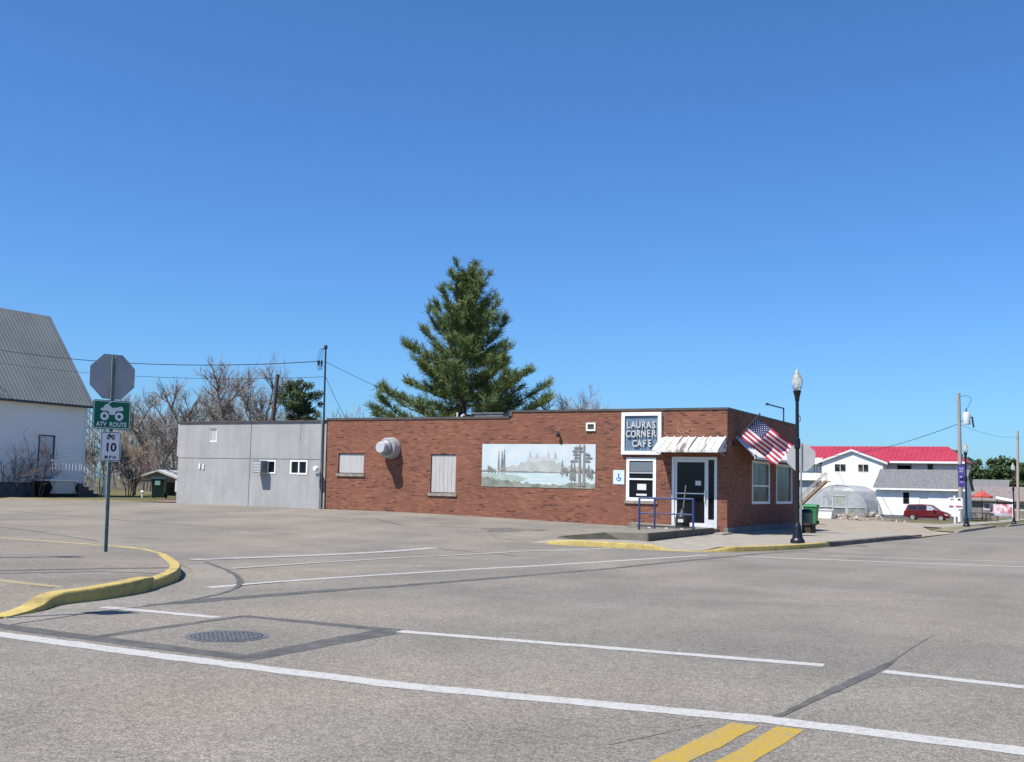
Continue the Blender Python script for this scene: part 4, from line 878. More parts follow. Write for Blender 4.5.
ho = thing('white_house', 'two-storey white house with a long bright red metal roof', 'house', (-12, 104, -1.2))
hz = -1.4; RX0, RX1 = -19.6, -2.6
hw = [(-16.95, -15.55, 3.72, 4.72), (-14.25, -12.95, 3.72, 4.72)]
w = MB(); holed(w, (0, 100, 0), X, NY, -18.4, -11.4, 1.55, 5.0, hw, .1)
w.quad((-18.4, 100, 5.0), (-11.4, 100, 5.0), (-14.9, 100, 6.25)); w.quad((-11.4, 100, 1.55), (-11.4, 103, 1.55), (-11.4, 103, 5.0), (-11.4, 100, 5.0)); w.quad((-18.4, 100, 1.55), (-11.4, 100, 1.55), (-11.4, 103, 1.55), (-18.4, 103, 1.55))
w.quad((-18.4, 100, 1.55), (-18.4, 103, 1.55), (-18.4, 103, 5.0), (-18.4, 100, 5.0))
w.build('gable_wall', SIDE2, ho, norm=False)
w = MB(); w.box(-22.5, -2.9, 103, 111, hz, 5.08); w.build('wall', MAUVE, ho)
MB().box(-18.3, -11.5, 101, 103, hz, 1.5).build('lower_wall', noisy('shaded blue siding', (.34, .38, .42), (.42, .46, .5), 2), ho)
MB().box(-18.5, -11.2, 99.9, 100.05, 1.40, 1.56).build('skirt_board', noisy('grey skirt', (.2, .19, .19), (.26, .25, .25), 2), ho)
r_ = MB(); ry0, ry1, rym = 102.3, 111.7, 107; ze, zr = 5.02, 6.95
a, b, c, d = (-22.9, ry0, ze), (RX1, ry0, ze), (RX1, ry1, ze), (-22.9, ry1, ze); e, f = (-22.9, rym, zr), (-5.0, rym, zr)
th = Vector((0, 0, .12))
for poly in ((a, b, f, e), (b, c, f), (c, d, e, f)): r_.prism([Vector(p) for p in poly], th)
# ribs down the street side of the roof
for k in range(36):
    x = -22.6 + k*.55
    if x < RX1 - .2:
        tmax = 1 if x <= -5.0 else (RX1 - x)/(RX1 + 5.0)
        r_.bar((x, ry0, ze + .13), (x, ry0 + (rym-ry0)*tmax, ze + .13 + (zr-ze)*tmax), .05, .05)
r_.build('roof', REDROOF, ho)
MB().box(-11.0, RX1 + .02, ry0 - .04, ry0 - .002, ze - .1, ze + .13).build('gutter', WHITE, ho)
r_ = MB()
for sg in (-1, 1):
    xe = -14.9 + sg*4.05; r_.prism([(xe, 99.78, 4.78), (xe, 99.78, 4.92), (-14.9, 99.78, 6.45), (-14.9, 99.78, 6.31)], (0, 7.5, 0))
r_.build('gable_roof', REDROOF, ho)
r_ = MB()
for sg in (-1, 1):
    xe = -14.9 + sg*4.07; r_.prism([(xe, 99.72, 4.66), (xe, 99.72, 4.90), (-14.9, 99.72, 6.44), (-14.9, 99.72, 6.2)], (0, .058, 0))
r_.build('barge_board', noisy('pale grey barge', (.62, .62, .63), (.7, .7, .7), 3), ho)
for h in hw: window(ho, (0, 100, 0), X, NY, *h, WHITE, GLASS2, .07, -.015, mull=(h[0]+h[1])/2)
for (a, b, c, d) in ((-10.3, -8.6, 4.05, 4.75), (-6.9, -6.2, 3.7, 4.9)):
    window(ho, (0, 102.98, 0), X, NY, a, b, c, d, noisy('grey window trim', (.3, .28, .28), (.4, .38, .38), 3), GLASS, .08, -.05)
# upper porch at the left end with a small white roof
p_ = MB(); p_.box(-22.0, -18.42, 100.5, 103, 2.7, 4.6); p_.build('porch_wall', SIDE2, ho)
MB().prism([(-22.2, 99.9, 4.62), (-18.6, 99.9, 4.62), (-18.9, 102.9, 5.35), (-22.2, 102.9, 5.35)], (0, 0, .12)).build('porch_roof', WHITE, ho)
for (a, b) in ((-20.2, -19.35), (-19.1, -18.6)): window(ho, (0, 100.49, 0), X, NY, a, b, 3.65, 4.5, noisy('dark porch trim', (.10, .11, .11), (.15, .16, .16), 3), GLASS2, .06, -.02)
MB().box(-22, -18.45, 101, 103, hz, 2.65).build('porch_base', MATS['shaded blue siding'], ho)
st = thing('wooden_staircase', 'tan wooden outdoor staircase climbing to the upper floor of the white house', 'staircase', (-19.5, 98, -1.2))
s0, s1 = Vector((-21.6, 98, -1.2)), Vector((-17.6, 98, 2.6))
for dy in (0, 1.0): MB().bar(s0 + Y*dy, s1 + Y*dy, .07, .30).build('stringer', WOODT, st)
t_ = MB()
for k in range(20): p = s0.lerp(s1, (k+.5)/20); t_.box(p.x - .15, p.x + .15, 98.04, 98.96, p.z + .1, p.z + .14)
t_.build('treads', WOODT, st)
for dy in (0, 1.0):
    h_ = MB().bar(s0 + Y*dy + zd*1.0, s1 + Y*dy + zd*1.0, .07, .1)
    for k in range(7): p = s0.lerp(s1, k/6) + Y*dy; h_.bar(p, p + zd*1.0, .07, .07)
    h_.build('handrail', noisy('grey handrail wood', (.30, .27, .235), (.4, .36, .32), 3), st)
pl2 = MB().box(-17.75, -17.2, 97.95, 99.2, 2.5, 2.62); pl2.build('landing', WOODT, st)

# van
def make_van(cx, cy, z):
    v = thing('minivan', 'maroon minivan parked side-on in front of the white garage', 'minivan', (cx, cy, z)); L = 4.75; Wd = 1.85
    side = [(-2.30, .42), (-2.36, .62), (-2.33, .95), (-2.20, 1.06), (-1.98, 1.60), (-1.80, 1.69), (-.6, 1.735), (.35, 1.69), (.62, 1.62), (1.32, 1.12), (1.50, 1.06), (2.10, .90), (2.33, .74), (2.38, .50), (2.30, .32), (1.85, .27), (-1.9, .27)]
    b = MB(); n = len(side)
    def yo(z): return Wd/2 - (.0 if z < 1.05 else (z - 1.05)*.30) - (.06 if z < .35 else 0)
    vs = [(cx + x, cy - yo(zz), z + zz) for x, zz in side] + [(cx + x, cy + yo(zz), z + zz) for x, zz in side]
    b.add(vs, [tuple(range(n)), tuple(range(n, 2*n))[::-1]] + [(i, n+i, n+(i+1) % n, (i+1) % n) for i in range(n)])
    body = b.build('body', VANRED, v)
    GV = mat('van glass', (.015, .017, .02), .08, 0, .6)
    def sg(poly, sgn):
        m = MB(); m.prism([(cx + x, cy + sgn*(yo(zz) + .004), z + zz) for x, zz in poly], (0, -sgn*.03, 0)); return m
    for sgn in (-1, 1):
        sg([(-1.98, 1.12), (-1.82, 1.56), (-.95, 1.60), (-.95, 1.12)], sgn).build('window', GV, v); sg([(-.88, 1.12), (-.88, 1.60), (-.05, 1.60), (-.05, 1.12)], sgn).build('window', GV, v)
        w_ = sg([(.03, 1.10), (.03, 1.60), (.48, 1.57), (1.12, 1.12)], sgn).build('window', mat('pale van glass', (.30, .34, .37), .1, 0, .6), v)
        sg([(2.18, .68), (1.86, .78), (1.88, .66), (2.2, .58)], sgn).build('headlight', mat('lamp glass', (.6, .55, .48), .2), v)
        sg([(-2.30, .78), (-2.2, 1.04), (-2.12, 1.04), (-2.2, .78)], sgn).build('taillight', mat('tail red', (.45, .02, .02), .3), v)
        d_ = MB()
        for x in (-.91, .0): d_.box(cx + x - .008, cx + x + .008, cy + sgn*(Wd/2 + .002) - .004, cy + sgn*(Wd/2 + .002) + .004, z + .36, z + 1.06)
        d_.build('door_seam', BLACK, v); MB().box(cx - 1.9, cx + 1.9, cy + sgn*(Wd/2+.01) - .012, cy + sgn*(Wd/2+.01) + .012, z + .52, z + .58).build('side_molding', mat('dark maroon', (.08, .008, .012), .5), v)
        MB().box(cx + .72, cx + .92, cy + sgn*(Wd/2 + .09) - .09, cy + sgn*(Wd/2 + .09) + .09, z + 1.08, z + 1.24).build('mirror', VANRED, v)
        for wx in (-1.45, 1.47):
            y_ = cy + sgn*(Wd/2 - .1)
            ty = MB().tube([(cx + wx, y_ - .11, z + .32), (cx + wx, y_ + .11, z + .32)], .33, 20).build('tyre', TYRE, v)
            MB().tube([(cx + wx, y_ + sgn*.10, z + .32), (cx + wx, y_ + sgn*.122, z + .32)], .22, 14).build('rim', RIM, ty)
    MB().prism([(cx + .66, cy - .66, z + 1.6), (cx + .66, cy + .66, z + 1.6), (cx + 1.30, cy + .8, z + 1.15), (cx + 1.30, cy - .8, z + 1.15)], (.03, 0, .03)).build('windshield', GV, v)
    MB().box(cx - 2.42, cx - 2.3, cy - .85, cy + .85, z + .34, z + .62).build('bumper', noisy('dull maroon bumper', (.13, .012, .02), (.16, .02, .03), 3, .5), v); MB().box(cx - 2.428, cx - 2.421, cy - .25, cy + .25, z + .66 - .2, z + .76 - .2).build('number_plate', SWHITE, v)
    return v
make_van(-4.3, 81.5, terr(-4.3, 81.5) - .1).scale = (.89, .89, .92)

# utility pole etc.
UX, UY = 1.3, 55.0; uz = terr(UX, UY)
up_ = thing('utility_pole', 'tall grey wooden utility pole with a transformer can', 'utility pole', (UX, UY, uz))
MB().tube([(UX, UY, uz - .2), (UX - .02, UY, uz + 9.7)], [.17, .12], 10).build('pole', WOODG, up_, True)
tr_ = MB().lathe([(.0, 0), (.24, .02), (.26, .1), (.26, .85), (.22, .92), (.1, .96), (0, .97)], (UX + .52, UY - .1, uz + 7.3), 14).build('transformer', noisy('pale grey can', (.50, .52, .52), (.58, .6, .6), 3, .4), up_, True)
MB().lathe([(.05, 0), (.03, .1), (.05, .18), (.02, .28)], (UX + .5, UY - .1, uz + 8.26), 8).build('bushing', DARK, tr_, True)
MB().tube([(UX + .9, UY - .1, uz + 7.9), (UX + .95, UY - .1, uz + 7.4), (UX + 1.0, UY - .1, uz + 7.1)], .06, 6).build('cutout', DARK, up_)
MB().tube([(UX, UY, uz + 7.5), (UX + .9, UY - .1, uz + 7.9)], .03, 6).build('bracket', DARK, up_)
MB().tube(smooth_path([(UX, UY, uz + 9.4), (UX + .5, UY, uz + 9.5), (UX + .85, UY, uz + 9.2), (UX + .55, UY, uz + 8.5)], 5), .015, 4).build('jumper', DARK, up_)
MB().box(UX - .2, UX - .02, UY - .22, UY - .17, uz + .1, uz + .9).build('pole_guard', WHITE, up_)
wire('overhead_wire', (UX - .05, UY, uz + 7.4), (-17.2, 99.3, 5.6), .5, 'single wire sagging from the transformer pole to the red-roofed house', .022)
P3X, P3Y = 2.8, 100; p3z = terr(P3X, P3Y)
p3 = thing('utility_pole', 'bare pale wooden pole at the right beyond the street lamps', 'utility pole', (P3X, P3Y, p3z))
MB().tube([(P3X, P3Y, p3z - .2), (P3X + .15, P3Y, p3z + 9.9)], [.17, .12], 10).build('pole', noisy('tan pole wood', (.34, .27, .21), (.44, .36, .29), 3, .9, stretch=(5, 5, .4)), p3, True)
MB().tube([(P3X - .05, P3Y, p3z + 9.0), (P3X + .3, P3Y, p3z + 9.05)], .04, 6).build('pin', DARK, p3)
wire('overhead_wire', (UX + .02, UY, uz + 7.35), (P3X + .15, P3Y, p3z + 9.2), .35, 'thin wire from the transformer pole to the far pale pole', .012)
wire('overhead_wire', (P3X + .1, P3Y, p3z + 6.0), (-9.0, 108, 6.2), .4, 'thin wire from the far pale pole toward the red roof', .02)

# yard sign, canopy, banner stand
ys = thing('yard_sign', 'small white yard sign with dark red strokes beside the utility pole', 'sign', (1.1, 53, terr(1.1, 53))); z_ = terr(1.1, 53)
MB().box(1.02, 1.12, 52.97, 53.03, z_ - .1, z_ + 2.0).build('post', WHITE, ys); MB().box(.66, 1.62, 52.95, 52.965, z_ + 1.05, z_ + 1.85).build('panel', SWHITE, ys)
b_ = MB()
for a, b, c, d in ((.70, 1.0, 1.14, 1.28), (1.16, 1.58, 1.16, 1.28)): b_.box(a, b, 52.94, 52.948, z_ + c, z_ + d)
b_.build('strokes', mat('sign dark red', (.32, .09, .11), .6), ys)
b_ = MB()
for a, b, c, d in ((.80, 1.02, 1.70, 1.76), (1.3, 1.5, 1.66, 1.78)): b_.box(a, b, 52.94, 52.948, z_ + c, z_ + d)
b_.build('dark_strokes', SBLACK, ys)
kx, ky = .45, 84; kz = terr(kx, ky)
ca = thing('patio_umbrella', 'red patio umbrella over dark outdoor tables beside the white garage', 'umbrella', (kx, ky, kz))
UC = noisy('red canopy cloth', (.32, .05, .04), (.40, .09, .07), 2, .8); c_ = MB(); k = 8; ctr = Vector((kx, ky, kz + 3.0))
rimp = [Vector((kx + 1.0*math.cos(2*math.pi*i/k), ky + 1.0*math.sin(2*math.pi*i/k), kz + 2.42)) for i in range(k)]
c_.add([ctr] + rimp + [p - zd*.14 for p in rimp], [(0, 1+i, 1+(i+1) % k) for i in range(k)] + [(1+i, 1+k+i, 1+k+(i+1) % k, 1+(i+1) % k) for i in range(k)]); c_.build('canopy', UC, ca)
MB().tube([(kx, ky, kz), (kx, ky, kz + 3.15)], .03, 8).build('pole', DARK, ca)
for i in range(4):
    r_ = MB().tube([(kx, ky, kz + 2.3), rimp[i*2] + zd*.05], .015, 4).build('rib', DARK, ca)
for i, (dx, dy) in enumerate([(-.75, .4), (.55, -.2), (.1, .9)]):
    tb_ = thing('patio_table', ['round iron patio table left of the umbrella pole', 'round iron patio table right of the umbrella pole', 'round iron patio table behind the umbrella pole'][i], 'table', (kx + dx, ky + dy, kz), 'iron patio tables under the red umbrella')
    x, y = kx + dx, ky + dy
    MB().lathe([(.5, .76), (.5, .8)], (x, y, kz), 14).build('table_top', DARK, tb_)
    for q in range(4): a = q*math.pi/2 + .5; MB().tube([(x + .12*math.cos(a), y + .12*math.sin(a), kz + .76), (x + .38*math.cos(a), y + .38*math.sin(a), kz)], .025, 5).build('leg', DARK, tb_)
bs = thing('banner_stand', 'red and white printed banner on a low frame near the far pale pole', 'banner', (2.2, 84, kz)); z_ = terr(2.2, 84)
BANM = noisy('red white banner print', (.42, .10, .14), (.70, .60, .62), 1.8, .7, lo=.42, hi=.58)
MB().box(1.2, 3.15, 83.98, 84.02, z_ + .55, z_ + 1.7).build('banner_cloth', BANM, bs); MB().box(1.4, 2.95, 83.965, 83.978, z_ + .6, z_ + .82).build('lower_band', noisy('blue grey print', (.25, .26, .36), (.5, .5, .58), 3, .7), bs)
for x in (1.18, 3.17): MB().tube([(x, 84, z_ - .1), (x, 84, z_ + 1.75)], .04, 6).build('leg', WHITE, bs)
bd = thing('tilted_panel', 'white tilted panel on thin legs behind the printed banner', 'panel', (2.2, 87, terr(2.2, 87))); z_ = terr(2.2, 87)
MB().prism([(1.5, 86.6, z_ + 2.25), (3.1, 86.6, z_ + 1.95), (3.1, 87.8, z_ + 2.1), (1.5, 87.8, z_ + 2.4)], (0, 0, .08)).build('panel', WHITE, bd)
for x, zt in ((1.6, 2.25), (3.0, 1.97)): MB().tube([(x, 87.2, z_), (x, 87.2, z_ + zt)], .04, 6).build('leg', DARK, bd)
# far low buildings
def gable(name, label, x0, x1, y, d, z0, ev, rg, wm, rm, cat='building'):
    g = thing(name, label, cat, ((x0+x1)/2, y + d/2, z0)); b = MB().box(x0, x1, y, y + d, z0 - .3, ev); b.build('wall', wm, g)
    r = MB(); 
    for s in (0, 1):
        ya = y - .5 if s == 0 else y + d + .5
        r.prism([(x0 - .4, ya, ev - .1), (x0 - .4, ya, ev + .05), (x0 - .4, y + d/2, rg + .05), (x0 - .4, y + d/2, rg - .1)], (x1 - x0 + .8, 0, 0))
    r.build('roof', rm, g); return g
g1 = gable('low_house', 'low house with bluish grey roof beyond the garage', -4.4, -.4, 132, 8, -1.45, 2.0, 3.55, noisy('grey house wall', (.25, .25, .26), (.3, .3, .31), 2), SHING)
g2 = gable('low_house', 'long low house with brownish grey roof behind the pale pole', -3.8, 12, 122, 9, -1.45, .7, 2.5, noisy('dim tan wall', (.16, .15, .145), (.24, .22, .21), 2), SHING2)
window(g2, (0, 122, 0), X, NY, 1.0, 2.6, -.5, .4, WHITE, GLASS, .08, -.02); window(g2, (0, 122, 0), X, NY, -2.4, -.9, -.5, .4, WHITE, GLASS, .08, -.02)

# ------------------------------------------------------------------ church on the left
ch = thing('white_church', 'tall white sided building with steep grey metal roof at the left edge', 'building', (-36.2, -6, .35))
CX, CY1, CY0 = -32.9, 4.2, -18.0; cz0, cev, crg = .2, 4.95, 9.1; CXB = -39.4; CXM = -36.15
w = MB(); holed(w, (CX, 0, 0), Y, NX, CY0, CY1, .98, cev, [(1.62, 2.42, 1.2, 3.13)], .08)
for y in (CY1, CY0): w.quad((CX, y, .98), (CXB, y, .98), (CXB, y, cev), (CXM, y, crg), (CX, y, cev))
w.quad((CXB, CY0, .98), (CXB, CY1, .98), (CXB, CY1, cev), (CXB, CY0, cev)); w.build('wall', SIDE, ch, norm=False)
MB().box(CXB - .0, CX - .04, CY0 + .03, CY1 - .03, -.1, 1.0).build('foundation', FOUND, ch)
r_ = MB(); sl = (crg - cev)/(CX - CXM)
for sg in (1, -1):
    xe = CXM + sg*(CX - CXM + .32); ze = cev - .32*sl + .03
    r_.prism([(xe, CY0 - .35, ze), (xe, CY0 - .35, ze + .09), (CXM, CY0 - .35, crg + .15), (CXM, CY0 - .35, crg + .06)], (0, CY1 - CY0 + .55, 0))
    if sg > 0:
        n = 111
        for k in range(n): y = CY0 - .3 + k*.2035; r_.bar((xe, y, ze + .1), (CXM, y, crg + .16), .03, .05, up=(1, 0, .8))
r_.build('roof', METROOF, ch)
MB().box(CX + .30, CX + .335, CY0 - .34, CY1 + .19, cev - .32*sl + .02, cev - .32*sl + .13).build('fascia', noisy('dark eave trim', (.06, .06, .065), (.09, .09, .095), 3), ch)
MB().box(CX + .003, CX + .30, CY0 - .3, CY1 + .15, cev - .33, cev - .29).build('soffit', noisy('cream soffit', (.6, .57, .5), (.66, .63, .56), 3), ch)
MB().box(CX - .10, CX + .025, CY1 - .12, CY1 + .02, .98, cev - .3).build('corner_board', WHITE, ch)
f_ = MB(); bx = frame_rect(f_, (CX, 0, 0), Y, NX, 1.58, 2.46, 1.17, 3.17, .05, -.03, .07); do = f_.build('door_frame', noisy('dark door trim', (.05, .05, .07), (.08, .08, .10), 4), ch)
d_ = MB().box(CX - .06, CX - .03, 1.63, 2.41, 1.2, 3.12).build('door', noisy('white storm door', (.6, .6, .62), (.68, .68, .69), 3, .5), ch); MB().box(CX - .028, CX - .012, 2.3, 2.34, 2.05, 2.3).build('handle', DARK, d_)
# steps
ps = thing('porch_steps', 'white wooden porch steps with lattice skirt and balusters at the church side door', 'steps', (-32.2, 3, .35))
MB().box(CX + .02, CX + 1.2, 1.4, 2.95, 1.06, 1.14).build('platform', WHITE, ps)
l_ = MB()
for k in range(14):
    for sg in (-1, 1):
        y = 1.45 + k*.11; y2 = y + sg*.35
        a, b = Vector((CX + 1.16 + sg*.006, y, .5)), Vector((CX + 1.16 + sg*.006, y2, 1.05))
        if 1.4 < y2 < 2.95: l_.bar(a, b, .012, .035)
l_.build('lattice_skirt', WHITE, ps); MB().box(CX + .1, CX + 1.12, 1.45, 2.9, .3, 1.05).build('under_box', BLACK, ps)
s_ = MB()
for k in range(5): s_.box(CX + .05, CX + 1.18, 2.96 + k*.3, 3.26 + k*.3, .2, .98 - k*.16)
s_.build('stair_treads', noisy('dark stair side', (.05, .05, .055), (.1, .1, .11), 3), ps)
h_ = MB()
for xx in (CX + 1.2,):
    h_.bar((xx, 1.4, 2.0), (xx, 2.95, 2.0), .05, .06); h_.bar((xx, 2.95, 2.0), (xx, 4.5, 1.25), .05, .06)
    for k in range(9): h_.bar((xx, 1.45 + k*.185, 1.14), (xx, 1.45 + k*.185, 2.0), .018, .018)
    for k in range(9): y = 3.05 + k*.17; h_.bar((xx, y, .95 - k*.075), (xx, y, 1.96 - k*.082), .02, .02)
h_.bar((CX + 1.2, 4.5, .3), (CX + 1.2, 4.5, 1.32), .1, .1); h_.build('railing', WHITE, ps)
# carport, cart, board, lawn markers
cp = thing('gabled_shed', 'low open shed with pale gable roof behind the green bin', 'shed', (-38, 22, .35)); 
def at_depth(d, az):  # point d metres ahead of the camera, az degrees left of +y
    return (9.701 - d*math.sin(R(az)), -32.354 + d*math.cos(R(az)))
sx, sy = -36.3, 13.0
a1, a2 = Vector((-36.2, 10.4, 0)), Vector((-34.0, 11.6, 0)); ux = (a2 - a1).normalized(); vy = Vector((-ux.y, ux.x, 0)); am = (a1 + a2)/2
r_ = MB()
for e in (a1 - ux*.25, a2 + ux*.25):
    r_.prism([Vector((e.x, e.y, 1.10)), Vector((e.x, e.y, 1.20)), Vector((am.x, am.y, 1.75)), Vector((am.x, am.y, 1.65))], vy*6)
r_.build('roof', noisy('pale shed roof', (.42, .42, .42), (.52, .52, .52), 2), cp)
MB().prism([Vector((a1.x, a1.y, 1.08)) + vy*.3, Vector((a2.x, a2.y, 1.08)) + vy*.3, Vector((am.x, am.y, 1.63)) + vy*.3], vy*.1).build('gable', noisy('grey gable boards', (.22, .215, .21), (.3, .29, .285), 3), cp)
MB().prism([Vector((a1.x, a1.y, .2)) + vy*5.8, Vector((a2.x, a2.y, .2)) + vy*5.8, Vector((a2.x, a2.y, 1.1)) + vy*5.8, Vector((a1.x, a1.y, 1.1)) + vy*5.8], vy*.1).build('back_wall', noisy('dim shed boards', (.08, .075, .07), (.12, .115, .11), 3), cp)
for e in (a1 + ux*.1, a2 - ux*.1, a1 + ux*.1 + vy*5.6, a2 - ux*.1 + vy*5.6): MB().bar(Vector((e.x, e.y, .1)), Vector((e.x, e.y, 1.12)), .1, .1).build('post', WOODP, cp)
ctx, cty = -28.3, 4.6
ct = thing('trash_cart', 'dark green wheeled trash cart between the sign post and the grey building', 'trash cart', (ctx, cty, .36)); DG = noisy('dark green plastic', (.004, .018, .013), (.007, .03, .022), 3, .4)
c0 = Vector((ctx, cty, .36)); cu_ = Vector((.83, .55, 0)); cv_ = Vector((-.55, .83, 0))
def cpt(a, b, z): return c0 + cu_*a + cv_*b + zd*z
b_ = MB(); b_.add([cpt(a*w_, b*w_*1.1, z) for z, w_ in ((.05, .24), (.90, .30)) for a, b in ((-1, -1), (1, -1), (1, 1), (-1, 1))], [(0,3,2,1),(4,5,6,7),(0,1,5,4),(1,2,6,5),(2,3,7,6),(3,0,4,7)]); b_.build('body', DG, ct)
MB().prism([cpt(-.33, -.38, .90), cpt(-.33, -.36, .95), cpt(-.33, 0, 1.01), cpt(-.33, .38, .95), cpt(-.33, .4, .90)], cu_*.66).build('lid', DG, ct)
MB().prism([cpt(-.12, -.325, .62), cpt(.12, -.325, .62), cpt(.12, -.345, .82), cpt(-.12, -.345, .82)], cv_*-.006).build('sticker', mat('pale green sticker', (.25, .42, .38), .5), ct)
for s in (-.28, .28): MB().tube([cpt(s - .03, .3, .12), cpt(s + .03, .3, .12)], .12, 12).build('wheel', TYRE, ct)
wb = thing('notice_board', 'small white board with black strokes standing by the grey building corner', 'notice board', (-25.6, 4.0, .36)); q0 = Vector((-26.3, 3.6, .36))
MB().prism([q0 + zd*.35, q0 + cu_*1.0 + zd*.35, q0 + cu_*1.0 + zd*.85, q0 + zd*.85], cv_*.03).build('board', SWHITE, wb)
b_ = MB()
for a, b, c, d in ((.12, .2, .5, .75), (.28, .34, .45, .7), (.42, .52, .5, .74), (.6, .66, .46, .75), (.72, .84, .5, .56), (.74, .8, .6, .74)): b_.prism([q0 + cu_*a + zd*c - cv_*.004, q0 + cu_*b + zd*c - cv_*.004, q0 + cu_*b + zd*d - cv_*.004, q0 + cu_*a + zd*d - cv_*.004], cv_*.003)
b_.build('strokes', SBLACK, wb)
for s in (.08, .92): MB().bar(q0 + cu_*s + cv_*.04, q0 + cu_*s + cv_*.04 + zd*.85, .05, .05).build('leg', WOODP, wb)
sheet('red_earth', [(-24.0, .3), (-26.3, 2.6), (-25.2, 4.4), (-23, 4.5), (-22.7, 1)], .01, noisy('red brown earth', (.17, .10, .085), (.22, .14, .12), 2, .95))
for i, (x, y, lab) in enumerate([(-30.4, 5.6, 'short white marker post nearest the sign post on the lawn'), (-30.2, 8.2, 'white marker post on the lawn, middle of three'), (-30.9, 11.8, 'white marker post farthest back on the lawn')]):
    k_ = MB().lathe([(.035, 0), (.035, .2), (.07, .22), (.08, .28), (.04, .33)], (x, y, .36), 8).build('garden_marker', WHITE, None, True); tag(k_, lab, 'marker', 'white lawn markers')

# ------------------------------------------------------------------ trees
def bare_tree(label, loc, H, spread, seed, group='bare leafless trees', limbs=6, m=None, low=.22, name='bare_tree', twig=.009, dens=1.28, stems=1):
    rd = random.Random(seed); t_ = thing(name, label, 'tree' if 'tree' in name else 'shrub', loc, group); base = Vector(loc); tk = MB(); cr = MB()
    def grow(p, d, L, r, lv):
        n = 4 if lv < 2 else 3; pts = [p]; q = p.copy(); dd = d.copy()
        for k in range(n):
            dd = (dd + Vector((rd.uniform(-.22, .22), rd.uniform(-.22, .22), rd.uniform(-.05, .17)))).normalized(); q = q + dd*(L/n); pts.append(q.copy())
        mb = tk if lv <= 1 else cr
        mb.tube(pts, [max(twig*.55, r*(1 - .72*k/n)) for k in range(n+1)], 6 if lv <= 1 else 3, cap=False)
        if lv >= 4: return
        kids = {0: limbs, 1: int(6*dens), 2: int(7*dens), 3: int(5*dens)}[lv]
        for k in range(kids):
            s = low + (1.02 - low)*(k + rd.random())/kids if lv == 0 else rd.uniform(.2, 1.0)
            s = min(s, 1); i = min(n-1, int(s*n)); pp = pts[i].lerp(pts[i+1], s*n - i); ax = (pts[i+1] - pts[i]).normalized()
            a = rd.uniform(0, 6.283); side = Vector((math.cos(a), math.sin(a), 0)); side = (side - ax*side.dot(ax)).normalized()
            ang = rd.uniform(.35, .85)*spread if lv == 0 else rd.uniform(.35, .95)
            nd_ = (ax*math.cos(ang) + side*math.sin(ang)).normalized()
            grow(pp, nd_, L*rd.uniform(.42, .68)*(1.0 if lv else (1.15 - .45*s)), max(twig, r*(.5 if lv < 2 else .42)), lv + 1)
    for s in range(stems):
        a = rd.uniform(0, 6.28); off = Vector((math.cos(a), math.sin(a), 0))*(.0 if stems == 1 else .18)
        grow(base + off + Vector((0, 0, -.1)), Vector((off.x*1.6, off.y*1.6, 1)).normalized(), H*.62*rd.uniform(.8, 1), H*.02 if stems == 1 else .03, 0 if stems == 1 else 1)
    tk.build('trunk', m or TWIG, t_, norm=False); cr.build('crown', m or TWIG, t_, norm=False); return t_
bare_tree('tall bare tree with an open crown rising behind the left end of the grey building', (-33.5, 13.3, .3), 9.2, 1.0, 21, limbs=8)
bare_tree('broad rounded bare tree behind the middle of the grey building', (-32.6, 17.0, .3), 8.2, 1.25, 8, limbs=9)
bare_tree('dense bare tree just left of the dark leaning pole', (-33.9, 20.0, .3), 7.2, 1.25, 15, limbs=9)
bare_tree('slender bare tree left of the grey building, arching over its corner', (-36.6, 12.6, .3), 8.0, .95, 33, limbs=7)
bare_tree('distant bare tree nearest the sign post', (-47, 22, .3), 8.8, 1.1, 44, limbs=6, dens=1.2)
bare_tree('distant bare tree between the sign post and the shed', (-45.5, 25, .3), 8.6, 1.2, 51, limbs=6, dens=1.2)
bare_tree('pale bare tree far behind the shed roof', (-44, 28.5, .3), 8.4, 1.2, 62, limbs=6, dens=1.2)
bare_tree('low bare tree beside the church corner', (-40, 17, .3), 6.2, 1.2, 71, limbs=7, dens=1.1)
bare_tree('low spreading bare tree behind the open shed', (-45, 32, .3), 6.4, 1.3, 77, limbs=7, dens=1.1)
bare_tree('bare treetop showing above the cafe roof right of the pine', (-17.9, 27.5, .2), 7.6, 1.1, 83, limbs=9)
bare_tree('fine bare treetop farther right above the cafe roof', (-17.6, 29.5, .2), 7.3, 1.1, 87, limbs=9)
bare_tree('reddish brown bare shrub behind the sign post', (-33.2, 7.4, .35), 3.3, 1.1, 91, 'bare shrubs', name='bare_shrub', m=REDTWIG, stems=5, twig=.009, dens=1.0)
bare_tree('tangled tan shrub behind the stop sign post, beside the church', (-34.4, 6.6, .35), 5.0, 1.0, 96, 'bare shrubs', name='bare_shrub', m=noisy('olive twigs', (.19, .165, .09), (.30, .25, .15), 2, .95), stems=4, twig=.011, dens=.9)
bare_tree('bare shrub against the church wall left of the door', (-32.0, -.6, .35), 2.9, 1.0, 101, 'bare shrubs', name='bare_shrub', stems=4, twig=.007, dens=.8, m=noisy('dark twigs', (.09, .07, .07), (.13, .105, .10), 3))
bare_tree('dense reddish shrub touching the church door frame', (-32.2, 1.1, .35), 3.0, .8, 104, 'bare shrubs', name='bare_shrub', stems=6, twig=.007, dens=.8, m=REDTWIG)

